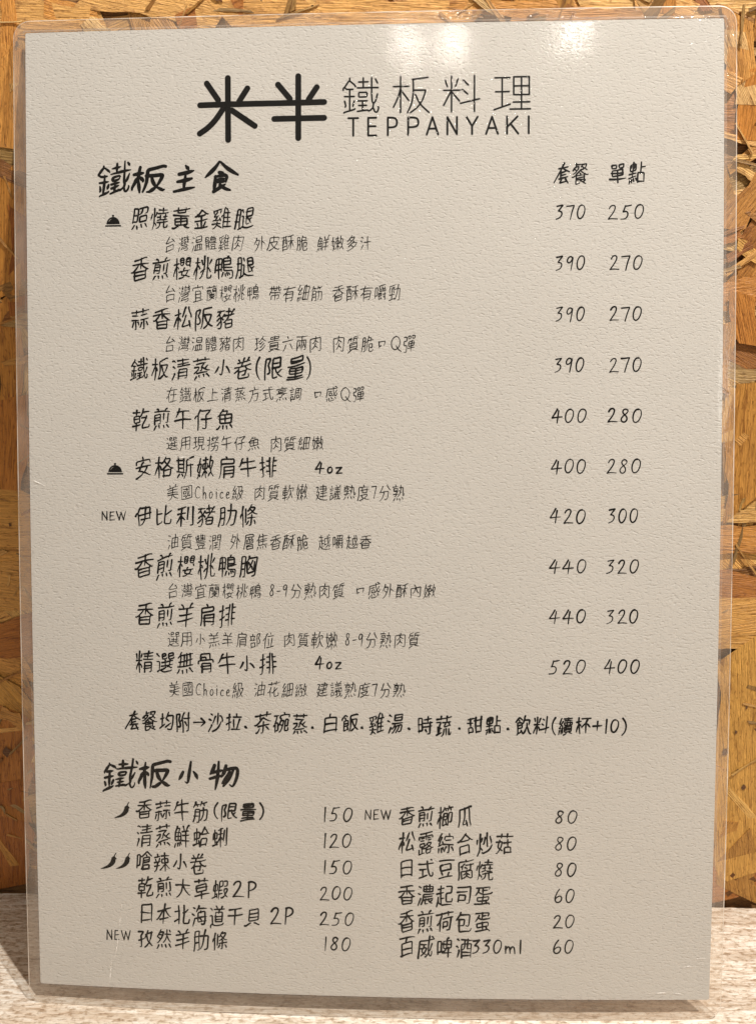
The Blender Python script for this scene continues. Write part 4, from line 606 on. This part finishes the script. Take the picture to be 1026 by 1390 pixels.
def table_material():
    mt, nt, out = new_mat('limed_wood')
    nb = NB(nt)
    tc = nb('ShaderNodeTexCoord').outputs['Object']
    mp = nb('ShaderNodeMapping', {'Vector': tc, 'Scale': (150.0, 900.0, 60.0)}).outputs[0]
    g1 = nb('ShaderNodeTexNoise', {'Vector': mp, 'Scale': 1.0, 'Detail': 4.0, 'Roughness': .62, 'Distortion': .5}).outputs['Fac']
    mp2 = nb('ShaderNodeMapping', {'Vector': tc, 'Scale': (14.0, 130.0, 60.0)}).outputs[0]
    g2 = nb('ShaderNodeTexNoise', {'Vector': mp2, 'Scale': 1.0, 'Detail': 5.0, 'Roughness': .6, 'Distortion': .8}).outputs['Fac']
    mp3 = nb('ShaderNodeMapping', {'Vector': tc, 'Scale': (420.0, 700.0, 60.0)}).outputs[0]
    g3 = nb('ShaderNodeTexNoise', {'Vector': mp3, 'Scale': 1.0, 'Detail': 3.0, 'Roughness': .6}).outputs['Fac']
    c1 = ramp(nb, g1, [(.30, (.44, .32, .22)), (.45, (.80, .69, .57)), (.62, (.95, .90, .82))])
    c2 = ramp(nb, g2, [(.30, (.68, .60, .52)), (.55, (1, 1, 1))])
    c3 = ramp(nb, g3, [(.36, (.52, .42, .32)), (.50, (1, 1, 1))])
    c = nb('ShaderNodeMix', {0: 1.0, 6: c1, 7: c2}, data_type='RGBA', blend_type='MULTIPLY').outputs[2]
    c = nb('ShaderNodeMix', {0: .8, 6: c, 7: c3}, data_type='RGBA', blend_type='MULTIPLY').outputs[2]
    h = math_node(nb, 'ADD', math_node(nb, 'ADD', g1, g2), g3)
    bump = nb('ShaderNodeBump', {'Height': h, 'Strength': .8, 'Distance': .0006}).outputs[0]
    rg = nb('ShaderNodeMapRange', {'Value': g1, 'To Min': .6, 'To Max': .35}).outputs[0]
    p = nb('ShaderNodeBsdfPrincipled', {'Base Color': c, 'Roughness': rg, 'Specular IOR Level': .5, 'Normal': bump})
    nt.links.new(p.outputs[0], out.inputs[0])
    return mt


M_PAPER = paper_material()
M_FILM = film_material('clear_laminate', .0, .004)
M_FILM_MARGIN = film_material('sealed_laminate_margin', .04, .15)
M_RIM = rim_material()
M_SEAL = seal_material()
M_CREASE = crease_material()
M_FLAKE = flake_material()
M_TABLE = table_material()
M_INK = plain('black_ink', (.006, .0055, .005), .5, .12)
M_PEN = plain('thin_black_ink', (.010, .009, .008), .5, .12)
M_GLINT = plain('white_print', (.30, .28, .25), .5, .3)

# ------------------------------------------------------------------ table
WALL_Y = 0.0553


def build_table():
    bm = bmesh.new()
    x0, x1, y0, y1, t = -.65, .65, -.48, WALL_Y - .0004, .032
    bmesh.ops.create_cube(bm, size=1.0)
    for v in bm.verts:
        v.co = Vector(((x0 + x1) / 2 + v.co.x * (x1 - x0), (y0 + y1) / 2 + v.co.y * (y1 - y0), -t / 2 + v.co.z * t))
    bmesh.ops.bevel(bm, geom=bm.edges[:], offset=.0012, segments=2, affect='EDGES')
    me = bpy.data.meshes.new('tabletop')
    bm.to_mesh(me)
    bm.free()
    me.materials.append(M_TABLE)
    o = bpy.data.objects.new('tabletop', me)
    C.objects.link(o)
    return tag(o, 'pale limed wood tabletop with fine streaky grain under the menu', 'tabletop')


build_table()

# ------------------------------------------------------------------ wall of pressed wood flakes


def build_wall():
    V, F, UV, COL = [], [], [], []

    def quad_box(x0, x1, y0, y1, z0, z1, col):
        b = len(V)
        for z in (z0, z1):
            for x, y in ((x0, y0), (x1, y0), (x1, y1), (x0, y1)):
                V.append((x, y, z))
                UV.append((x, z))
                COL.append(col)
        F.extend([(b, b + 1, b + 5, b + 4), (b + 1, b + 2, b + 6, b + 5), (b + 2, b + 3, b + 7, b + 6), (b + 3, b, b + 4, b + 7),
                  (b, b + 3, b + 2, b + 1), (b + 4, b + 5, b + 6, b + 7)])

    quad_box(-.65, .65, WALL_Y + .0018, WALL_Y + .014, -.03, .62, (.30, .15, .05, 1))

    def flake(cx, cz, ang, ln, wd, depth, col, ragged=1.0, curl=0.0, tilt=0.0):
        n = max(5, int(ln / .004))
        ca, sa = math.cos(ang), math.sin(ang)
        ou, ov = rng.uniform(-5, 5), rng.uniform(-5, 5)
        b = len(V)
        top, bot = [], []
        e0, e1 = rng.uniform(-.8, .8) * ragged, rng.uniform(-.8, .8) * ragged
        ph, ph2 = rng.uniform(0, 6), rng.uniform(0, 6)
        for i in range(n + 1):
            s = i / n
            a = (s - .5) * ln
            w = wd / 2 * (1 + .16 * math.sin(s * 7 + ph) * ragged)
            w2 = wd / 2 * (1 + .16 * math.sin(s * 6 + ph2) * ragged)
            if i == 0:
                ta, ba = a + e0 * wd * .5, a - e0 * wd * .5
            elif i == n:
                ta, ba = a + e1 * wd * .5, a - e1 * wd * .5
            else:
                ta = ba = a
            j = wd * .05 * ragged
            top.append((ta, w + rng.uniform(-j, j)))
            bot.append((ba, -w2 + rng.uniform(-j, j)))
        th = .00028
        for lst in (top, bot):
            for (a, c) in lst:
                y = WALL_Y + .0016 - depth + tilt * c - curl * (a / ln * 2) ** 2
                V.append((cx + a * ca - c * sa, y, cz + a * sa + c * ca))
                UV.append((a + ou, c + ov))
                COL.append(col)
        m_ = n + 1
        for lst in (top, bot):
            for (a, c) in lst:
                y = WALL_Y + .0016 - depth + tilt * c - curl * (a / ln * 2) ** 2 + th
                V.append((cx + a * ca - c * sa, y, cz + a * sa + c * ca))
                UV.append((a + ou, c + ov))
                COL.append(tuple(x * .8 for x in col[:3]) + (1,))
        for i in range(n):
            F.append((b + i, b + i + 1, b + m_ + i + 1, b + m_ + i))
            F.append((b + i, b + 2 * m_ + i, b + 2 * m_ + i + 1, b + i + 1))
            F.append((b + m_ + i, b + m_ + i + 1, b + 3 * m_ + i + 1, b + 3 * m_ + i))
        F.append((b, b + m_, b + 3 * m_, b + 2 * m_))
        F.append((b + n, b + 2 * m_ + n, b + 3 * m_ + n, b + m_ + n))

    pal = [(.62, .40, .16), (.56, .33, .11), (.66, .46, .21), (.46, .24, .07), (.70, .52, .27), (.36, .17, .05), (.52, .30, .09), (.60, .42, .17)]
    N = 3400
    for k in range(N):
        s = k / N
        c = rng.choice(pal)
        f = rng.uniform(.78, 1.2) * (.55 if rng.random() < .18 else 1.0)
        big = rng.random()
        ln = rng.uniform(.016, .055)
        wd = rng.uniform(.004, .017) if big < .8 else rng.uniform(.0012, .004)
        ang = rng.gauss(0, .55) if rng.random() < .45 else rng.uniform(-math.pi / 2, math.pi / 2)
        x, z = rng.uniform(-.50, .50), rng.uniform(.0, .60)
        hx = abs(ln / 2 * math.sin(ang)) + abs(wd / 2 * math.cos(ang)) + .0015
        z = max(z, hx)
        flake(x, z, ang, ln, wd, .0002 + s * .0010, (c[0] * f, c[1] * f * .87, c[2] * f * .66, 1), 1.0, rng.uniform(-.0001, .0003), rng.uniform(-.015, .015))
    for k, (A, B, w, c) in enumerate(FLAKES):
        ax, az, bx, bz = A[0] / 1e3, A[1] / 1e3, B[0] / 1e3, B[1] / 1e3
        ln = math.hypot(bx - ax, bz - az)
        ang = math.atan2(bz - az, bx - ax)
        cz = (az + bz) / 2
        hx = abs(ln / 2 * math.sin(ang)) + abs(w / 2e3 * math.cos(ang))
        if cz - hx < .0006:
            cz = hx + .0006
        flake((ax + bx) / 2, cz, ang, ln, w / 1e3, .00128 + .00001 * k, (c[0] * 1.02, c[1] * .81, c[2] * .52, 1), 1.2, 0.0001, rng.uniform(-.008, .008))
    for k in range(1100):
        c = rng.choice(pal)
        f = rng.uniform(.70, 1.15) * (.55 if rng.random() < .25 else 1.0)
        ln, wd = rng.uniform(.008, .026), rng.uniform(.0016, .0060)
        flake(rng.uniform(-.5, .5), rng.uniform(.018, .60), rng.gauss(.2, .9), ln, wd, rng.uniform(.0012, .0019),
              (c[0] * f, c[1] * f * .87, c[2] * f * .66, 1), 1.4, rng.uniform(-.0003, .0003), rng.uniform(-.05, .05))
    for k in range(3600):
        c = rng.choice(pal)
        f = rng.uniform(.35, .95)
        ang = rng.gauss(0, .8) if rng.random() < .6 else rng.uniform(-1.57, 1.57)
        flake(rng.uniform(-.5, .5), rng.uniform(.012, .60), ang, rng.uniform(.003, .016), rng.uniform(.0003, .0013), rng.uniform(.0014, .0021),
              (c[0] * f, c[1] * f * .88, c[2] * f * .70, 1), 1.6, rng.uniform(-.0004, .0004), rng.uniform(-.2, .2))
    for (x, z), r in KNOTS:
        b = len(V)
        n = 12
        for i in range(n):
            a = i / n * 6.2832
            rr = r / 1e3 * rng.uniform(.75, 1.2)
            V.append((x / 1e3 + rr * .75 * math.cos(a), WALL_Y - .0004, z / 1e3 + rr * 1.1 * math.sin(a)))
            UV.append((rr * math.cos(a), rr * math.sin(a)))
            COL.append((.12, .05, .015, 1))
        F.append(tuple(range(b + n - 1, b - 1, -1)))
    me = bpy.data.meshes.new('wall_panel')
    me.from_pydata(V, [], F)
    me.update()
    uvl = me.uv_layers.new(name='grain')
    li = np.empty(len(me.loops), np.int32)
    me.loops.foreach_get('vertex_index', li)
    uvl.data.foreach_set('uv', np.array(UV, np.float32)[li].ravel())
    ca = me.color_attributes.new('tint', 'FLOAT_COLOR', 'POINT')
    ca.data.foreach_set('color', np.array(COL, np.float32).ravel())
    me.materials.append(M_FLAKE)
    o = bpy.data.objects.new('wall_panel', me)
    C.objects.link(o)
    return tag(o, 'orange brown strand board wall panel of pressed wood flakes behind the menu', 'wall panel')


build_wall()

# ------------------------------------------------------------------ the menu
TILT = math.radians(10.2)
menu = bpy.data.objects.new('laminated_menu', None)
menu.empty_display_size = .05
C.objects.link(menu)
menu.rotation_euler = (math.pi / 2 - TILT, 0, 0)
menu.location = (0, 0, 0)
tag(menu, 'upright laminated menu card with black handwritten Chinese dishes leaning on the wall', 'menu')


def sheet_z(x, y):
    """the slight dome of the warped sheet; x, y in metres on the sheet"""
    u, v = x / .105, (y - .1548) / .1485
    u2, v2 = max(0, 1 - u * u), max(0, 1 - v * v)
    return .00188 * u2 + .00277 * v2 - .00102 * v * u2 + .00087 * u * v2


def rounded_rows(x0, x1, y0, y1, r, rows):
    """(y, xl, xr) rows of a rounded rectangle"""
    ys = [y0 + r * (1 - math.cos(i / 8 * math.pi / 2)) for i in range(8)]
    mid = [y0 + r + (y1 - y0 - 2 * r) * i / rows for i in range(rows + 1)]
    ys = ys + mid + [y0 + y1 - y for y in ys[::-1]]
    out = []
    for y in ys:
        d = max(0, y0 + r - y, y - (y1 - r))
        k = r - math.sqrt(max(0, r * r - d * d))
        out.append((y, x0 + k, x1 - k))
    return out


def sharpen(o, limit=.6):
    me = o.data
    fn = [p.normal.copy() for p in me.polygons]
    by = {}
    for p in me.polygons:
        for e in p.edge_keys:
            by.setdefault(e, []).append(p.index)
    flags = []
    for e in me.edges:
        f = by.get(e.key, [])
        flags.append(len(f) != 2 or fn[f[0]].dot(fn[f[1]]) < limit)
    at = me.attributes.get('sharp_edge') or me.attributes.new('sharp_edge', 'BOOLEAN', 'EDGE')
    at.data.foreach_set('value', flags)


def sheet_solid(name, outline, cols, zf, zb, material, parent):
    """closed thin solid following the dome; zf(x, y) / zb(x, y) are offsets of its two faces"""
    V, F = [], []
    nr = len(outline)
    fr = cols if isinstance(cols, list) else [i / cols for i in range(cols + 1)]
    cols = len(fr) - 1
    for zfun in (zf, zb):
        for (y, xl, xr) in outline:
            for i in range(cols + 1):
                x = xl + (xr - xl) * fr[i]
                V.append((x, y, sheet_z(x, y) + zfun(x, y)))
    w = cols + 1
    o = nr * w
    for j in range(nr - 1):
        for i in range(cols):
            a = j * w + i
            F.append((a, a + 1, a + w + 1, a + w))
            F.append((o + a, o + a + w, o + a + w + 1, o + a + 1))
    for i in range(cols):
        F.append((i, o + i, o + i + 1, i + 1))
        a = (nr - 1) * w + i
        F.append((a, a + 1, o + a + 1, o + a))
    for j in range(nr - 1):
        a = j * w
        F.append((a, a + w, o + a + w, o + a))
        a = j * w + cols
        F.append((a, o + a, o + a + w, a + w))
    return mesh_obj(name, V, F, material, parent, True)


PX0, PX1, PY0, PY1 = -.1050, .1050, .0063, .3033
paper = sheet_solid('paper_sheet', rounded_rows(PX0, PX1, PY0, PY1, .0006, 60), 44, lambda x, y: 0.0, lambda x, y: -.00014, M_PAPER, menu)
sharpen(paper)


def margin(x, y):
    """0 over the paper, 1 out in the sealed margin"""
    d = max(PX0 - x, x - PX1, PY0 - y, y - PY1)
    return min(1.0, max(0.0, d / .0008))


FX0, FX1, FY0, FY1, FR = -.10875, .10865, .00002, .3069, .0052
frac = [(x - FX0) / (FX1 - FX0) for x in (PX0 - .0008, PX0, PX1, PX1 + .0008)]
film_cols = sorted([i / 80 for i in range(81) if all(abs(i / 80 - f) > .004 for f in frac)] + frac)
film_rows = rounded_rows(FX0, FX1, FY0, FY1, FR, 90)
extra = [PY0 - .0008, PY0, PY1, PY1 + .0008]
film_rows = [r_ for r_ in film_rows if all(abs(r_[0] - e) > .0003 for e in extra)]
for e in extra:
    d_ = max(0, FY0 + FR - e, e - (FY1 - FR))
    k_ = FR - math.sqrt(FR * FR - d_ * d_)
    film_rows.append((e, FX0 + k_, FX1 - k_))
film_rows.sort()
film = sheet_solid('laminate_film', film_rows, film_cols,
                   lambda x, y: .00016 - .00013 * margin(x, y), lambda x, y: -.00030 + .00012 * margin(x, y), M_FILM, menu)

sharpen(film)
film.data.materials.append(M_FILM_MARGIN)
for p_ in film.data.polygons:
    if margin(p_.center.x, p_.center.y) > .5:
        p_.material_index = 1


def rounded_loop(x0, x1, y0, y1, r, n=10, step=.006):
    pts = []
    for (cx, cy, a0) in ((x1 - r, y1 - r, 0), (x0 + r, y1 - r, 90), (x0 + r, y0 + r, 180), (x1 - r, y0 + r, 270)):
        for i in range(n + 1):
            a = math.radians(a0 + 90 * i / n)
            pts.append((cx + r * math.cos(a), cy + r * math.sin(a)))
    out = []
    for (ax, ay), (bx, by) in zip(pts, pts[1:] + pts[:1]):
        k = max(1, int(math.hypot(bx - ax, by - ay) / step))
        for i in range(k):
            out.append((ax + (bx - ax) * i / k, ay + (by - ay) * i / k))
    return out


def ring(name, loops, material, parent):
    """closed band through several loops of equal length: loops = [(points, z offset)]"""
    V, F = [], []
    n = len(loops[0][0])
    for pts, dz in loops:
        for x, y in pts:
            V.append((x, y, sheet_z(x, y) + dz))
    for k in range(len(loops) - 1):
        for i in range(n):
            j = (i + 1) % n
            F.append((k * n + i, k * n + j, (k + 1) * n + j, (k + 1) * n + i))
    return mesh_obj(name, V, F, material, parent, True)


def loop_in(d, r=None):
    return rounded_loop(FX0 + d, FX1 - d, FY0 + d, FY1 - d, (FR if r is None else r) - d)


ring('laminate_edge', [(loop_in(.00024), .00005), (loop_in(-.00002), .00006), (loop_in(-.00008), -.00006), (loop_in(-.00002), -.0002)], M_RIM, film)


def paper_loop(d):
    n = 10
    pts = []
    r = .0006
    return rounded_loop(PX0 - d, PX1 + d, PY0 - d, PY1 + d, r)


ring('sealed_seam', [(paper_loop(.00008), .00015), (paper_loop(.00045), .00012), (paper_loop(.00075), .00006)], M_SEAL, film)

# ------------------------------------------------------------------ lettering
INK_Z = .00003


def chaikin(p, n=2):
    for _ in range(n):
        q = [p[0]]
        for a, b in zip(p, p[1:]):
            q.append((a[0] * .75 + b[0] * .25, a[1] * .75 + b[1] * .25))
            q.append((a[0] * .25 + b[0] * .75, a[1] * .25 + b[1] * .75))
        q.append(p[-1])
        p = q
    return p


class Ink:
    """collects brush strokes (millimetres on the sheet) into one mesh"""
    def __init__(self):
        self.V, self.F, self.k = [], [], 0

    def vert(self, x, y):
        x, y = x / 1e3, y / 1e3
        self.V.append((x, y, sheet_z(x, y) + INK_Z + (self.k % 160) * 2e-7))

    def poly(self, pts):
        b = len(self.V)
        self.k += 1
        for p in pts:
            self.vert(*p)
        self.F.append(tuple(range(b, b + len(pts))))

    def stroke(self, pts, width, prof, smooth=2, cap=4):
        """width in mm, prof(s) the pressure along the stroke"""
        if smooth and len(pts) > 2:
            pts = chaikin(pts, smooth)
        # even resampling
        L = [0]
        for a, b in zip(pts, pts[1:]):
            L.append(L[-1] + math.hypot(b[0] - a[0], b[1] - a[1]))
        tot = L[-1]
        if tot < 1e-6:
            return
        self.k += 1
        if len(pts) == 2:
            n = 4
            pts = [(pts[0][0] + (pts[1][0] - pts[0][0]) * i / n, pts[0][1] + (pts[1][1] - pts[0][1]) * i / n) for i in range(n + 1)]
            L = [tot * i / n for i in range(n + 1)]
        n = len(pts)
        Ls, Rs = [], []
        for i, p in enumerate(pts):
            a, b = pts[max(0, i - 1)], pts[min(n - 1, i + 1)]
            dx, dy = b[0] - a[0], b[1] - a[1]
            d = math.hypot(dx, dy) or 1
            nx, ny = -dy / d, dx / d
            w = width / 2 * prof(L[i] / tot)
            Ls.append((p[0] + nx * w, p[1] + ny * w))
            Rs.append((p[0] - nx * w, p[1] - ny * w))
        b = len(self.V)
        for l, r in zip(Ls, Rs):
            self.vert(*l)
            self.vert(*r)
        for i in range(n - 1):
            self.F.append((b + 2 * i, b + 2 * i + 1, b + 2 * i + 3, b + 2 * i + 2))
        for end in (0, n - 1):
            p = pts[end]
            q = pts[1] if end == 0 else pts[n - 2]
            ang = math.atan2(p[1] - q[1], p[0] - q[0])
            w = width / 2 * prof(0 if end == 0 else 1)
            c = len(self.V)
            for i in range(cap * 2 + 1):
                a = ang - math.pi / 2 + math.pi * i / (cap * 2)
                self.vert(p[0] + w * math.cos(a), p[1] + w * math.sin(a))
            self.F.append(tuple(range(c, c + cap * 2 + 1)))

    def build(self, name, material, parent):
        return mesh_obj(name, self.V, self.F, material, parent)


def decode(ch):
    """strokes of a character in a unit box; the table holds x, y, x, y ... in 63rds"""
    return [[(s[i] / 63, s[i + 1] / 63) for i in range(0, len(s), 2)] for s in GLYPHS[ord(ch)]]


def split_long(s, step):
    out = [s[0]]
    for a, b in zip(s, s[1:]):
        k = max(1, int(math.hypot(b[0] - a[0], b[1] - a[1]) / step + .5))
        for i in range(1, k + 1):
            out.append((a[0] + (b[0] - a[0]) * i / k, a[1] + (b[1] - a[1]) * i / k))
    return out


def fit_unit(strokes):
    xs = [p[0] for s in strokes for p in s]
    ys = [p[1] for s in strokes for p in s]
    x0, x1, y0, y1 = min(xs), max(xs), min(ys), max(ys)
    w, h = max(x1 - x0, .05), max(y1 - y0, .05)
    return [[((x - x0) / w, (y - y0) / h) for x, y in s] for s in strokes], w, h


def pen_profile(r, fine):
    a, m_, e = r.uniform(.75, 1.25), r.uniform(.75, 1.05), r.uniform(.35, .8) if fine else r.uniform(.4, .85)
    return lambda s: a + (m_ - a) * min(1, s * 2.5) if s < .6 else m_ + (e - m_) * (s - .6) / .4


def brush_profile(r):
    a, m_, e = r.uniform(.45, .95), r.uniform(.9, 1.12), r.uniform(.22, .6)
    return lambda s: (a + (m_ - a) * s / .5) if s < .5 else m_ + (e - m_) * ((s - .5) / .5) ** 2


def write_char(ink, ch, x0, x1, yb, yt, style, r):
    """one character inside the box x0..x1, yb..yt (mm)"""
    W_, H_ = x1 - x0, yt - yb
    if style == 'roman':
        for s in ROMAN[ch]:
            ink.stroke([(x0 + p[0] * W_, yt - p[1] * H_) for p in s], .62, lambda t: 1.0, 2)
        return
    if style == 'gothic':
        st = GOTHIC.get(ch) or [split_long(s, .07) for s in fit_unit(decode(ch))[0]]
        for s in st:
            ink.stroke([(x0 + p[0] * W_, yt - p[1] * H_) for p in s], .52, lambda t: 1.0, 1)
        return
    width = {'head': 1.22, 'dish': .60, 'desc': .30, 'price': .48, 'mark': .42}[style]
    if ch in HAND:
        jx, jy = r.uniform(-.03, .03), r.uniform(-.02, .02)
        lean = r.uniform(-.03, .05)
        for s in HAND[ch][1]:
            pts = [(p[0] + lean * (.5 - p[1]) + jx + r.uniform(-.012, .012), p[1] + jy + r.uniform(-.010, .010)) for p in s]
            pr = pen_profile(r, False)
            ink.stroke([(x0 + p[0] * W_, yt - p[1] * H_) for p in pts], width * (1.5 if ch == '.' else 1.0), pr, 2)
        return
    if ch in BRUSH:
        st = BRUSH[ch]
        slope, sx, sy = 0.0, 1.0, 1.0
        if style != 'head' and ch == '小':
            sx, sy = .86, .80
        if ch == '口':
            sx, sy = .72, .80
    else:
        st, w, h = fit_unit(decode(ch))
        slope = r.uniform(.09, .17)
        sx = min(1.0, w * 1.12) * r.uniform(.93, 1.02)
        sy = min(1.0, h * 1.10) * r.uniform(.92, 1.06)
    if style == 'head':
        sx = sy = .95
        slope *= 1.3
    lean = r.uniform(.00, .10)
    waist = r.uniform(-.10, .16)
    if ch not in BRUSH:
        st = [split_long(s, .16) for s in st]
    a1, a2, f1, f2 = r.uniform(0, 6), r.uniform(0, 6), r.uniform(3, 5), r.uniform(3, 5)
    amp = .022
    for s in st:
        cx = sum(p[0] for p in s) / len(s)
        cy = sum(p[1] for p in s) / len(s)
        dx, dy, rot = r.gauss(0, .015), r.gauss(0, .015), r.gauss(0, .05)
        ext = r.uniform(.93, 1.08)
        pts = []
        for (x, y) in s:
            x, y = cx + (x - cx) * ext - (y - cy) * rot, cy + (y - cy) * ext + (x - cx) * rot
            x, y = x + dx, y + dy
            x += amp * math.sin(f1 * y + a1)
            y += amp * math.sin(f2 * x + a2)
            y -= slope * (x - .5)
            x = .5 + (x - .5) * (1 - waist * (y - .5)) + lean * (.5 - y)
            pts.append((x0 + (.5 + (x - .5) * sx) * W_, yt - (.5 + (y - .5) * sy) * H_))
        n_dense = len(st)
        if style == 'head':
            wd = width * (1.0 if n_dense < 12 else .86 if n_dense < 18 else .74)
            ink.stroke(pts, wd, brush_profile(r), 2)
        else:
            wd = width * (1.0 if n_dense < 10 else .92 if n_dense < 16 else .84)
            ink.stroke(pts, wd, pen_profile(r, style == 'desc'), 2)


def advance(ch):
    if ch == 'Q':
        return .92
    if ch in HAND:
        return HAND[ch][0] * .62
    return 1.0


ink_rng = random.Random(5)
for part, style, segs in LINES:
    ink = Ink()
    for text, xa, xb, yb, yt in segs:
        if style in ('gothic', 'roman', 'head') or len(text) == 1:
            write_char(ink, text, xa, xb, yb, yt, style, ink_rng)
            continue
        digits = all(c in HAND for c in text)
        gap = .22 if digits else .20
        adv = [advance(c) / (.62 if digits else 1.0) for c in text]
        tot = sum(adv) + gap * (len(text) - 1)
        sc = (xb - xa) / tot
        x = xa
        for c, a in zip(text, adv):
            top, bot = yt, yb
            if not digits and c in HAND and c not in 'Q':
                top = yt - (yt - yb) * .08
                bot = yb + (yt - yb) * .10
            hh = yt - yb
            j = ink_rng.uniform(-.02, .02) * hh
            write_char(ink, c, x, x + a * sc, bot + j, top + j, style, ink_rng)
            x += (a + gap) * sc
    ink.build(part, M_PEN if style == 'desc' else M_INK, paper)

ink = Ink()
for s in LOGO:
    ink.stroke([tuple(p) for p in s], 1.78, lambda t: 1.0, 2, 8)
ink.build('logo_emblem', M_INK, paper)

for (x0, y0, x1, y1) in CLOCHES:
    w, h = x1 - x0, y1 - y0
    ink = Ink()
    ink.poly([(x0 + w * (.5 + .44 * math.cos(a)), y0 + h * (.20 + .60 * math.sin(a))) for a in [math.pi * i / 24 for i in range(25)]])
    ink.stroke([(x0 + w * .02, y0 + h * .07), (x1 - w * .02, y0 + h * .07)], h * .13, lambda t: 1.0)
    ink.poly([(x0 + w * (.5 + .08 * math.cos(a)), y0 + h * (.90 + .08 * math.sin(a))) for a in [2 * math.pi * i / 12 for i in range(12)]])
    ink.poly([(x0 + w * .46, y0 + h * .76), (x0 + w * .54, y0 + h * .76), (x0 + w * .54, y0 + h * .88), (x0 + w * .46, y0 + h * .88)])
    o = ink.build('cloche_icon', M_INK, paper)
    g = Ink()
    g.k = 155
    g.stroke([(x0 + w * (.5 + .31 * math.cos(a)), y0 + h * (.24 + .42 * math.sin(a))) for a in (1.95, 2.2, 2.45, 2.7)], h * .05, lambda t: 1 - abs(t - .5))
    lit = [(v[0], v[1], v[2] + 2e-6) for v in g.V]
    mesh_obj('cloche_glint', lit, g.F, M_GLINT, paper)

for (x0, y0, x1, y1) in CHILLIES:
    w, h = x1 - x0, y1 - y0
    ink = Ink()
    P_ = lambda u, v: (x0 + w * u, y0 + h * v)
    spine = [P_(.0, .02), P_(.28, .10), P_(.55, .22), P_(.76, .42), P_(.84, .70)]
    ink.stroke(spine, h * .30, lambda t: .12 + .88 * min(1, t * 1.25) ** .9 if t < .85 else 1.0 - .25 * (t - .85) / .15, 3, 6)
    ink.stroke([P_(.70, .69), P_(.86, .76), P_(.98, .66)], h * .07, lambda t: 1.0, 2)
    ink.stroke([P_(.86, .74), P_(.88, .88), P_(.98, 1.0)], h * .075, lambda t: 1.0 - .3 * t, 2)
    ink.build('chilli_icon', M_INK, paper)

# wrinkles pressed into the film
for c in CREASES:
    V, F = [], []
    pts = chaikin([tuple(p) for p in c], 2)
    n = len(pts)
    for i, (x, y) in enumerate(pts):
        s = i / (n - 1)
        a, b = pts[max(0, i - 1)], pts[min(n - 1, i + 1)]
        d = math.hypot(b[0] - a[0], b[1] - a[1]) or 1
        nx, ny = -(b[1] - a[1]) / d, (b[0] - a[0]) / d
        hw = .22 * math.sin(math.pi * min(1, max(.04, s))) * rng.uniform(.7, 1.2)
        for k, hgt in ((-1, 0), (0, .12), (1, 0)):
            px, py = (x + nx * hw * k) / 1e3, (y + ny * hw * k) / 1e3
            V.append((px, py, sheet_z(px, py) + .00017 + hgt * hw / .22 * 1e-3))
    for i in range(n - 1):
        for k in (0, 1):
            F.append((3 * i + k, 3 * i + k + 1, 3 * i + k + 4, 3 * i + k + 3))
    mesh_obj('film_crease', V, F, M_CREASE, film, True)
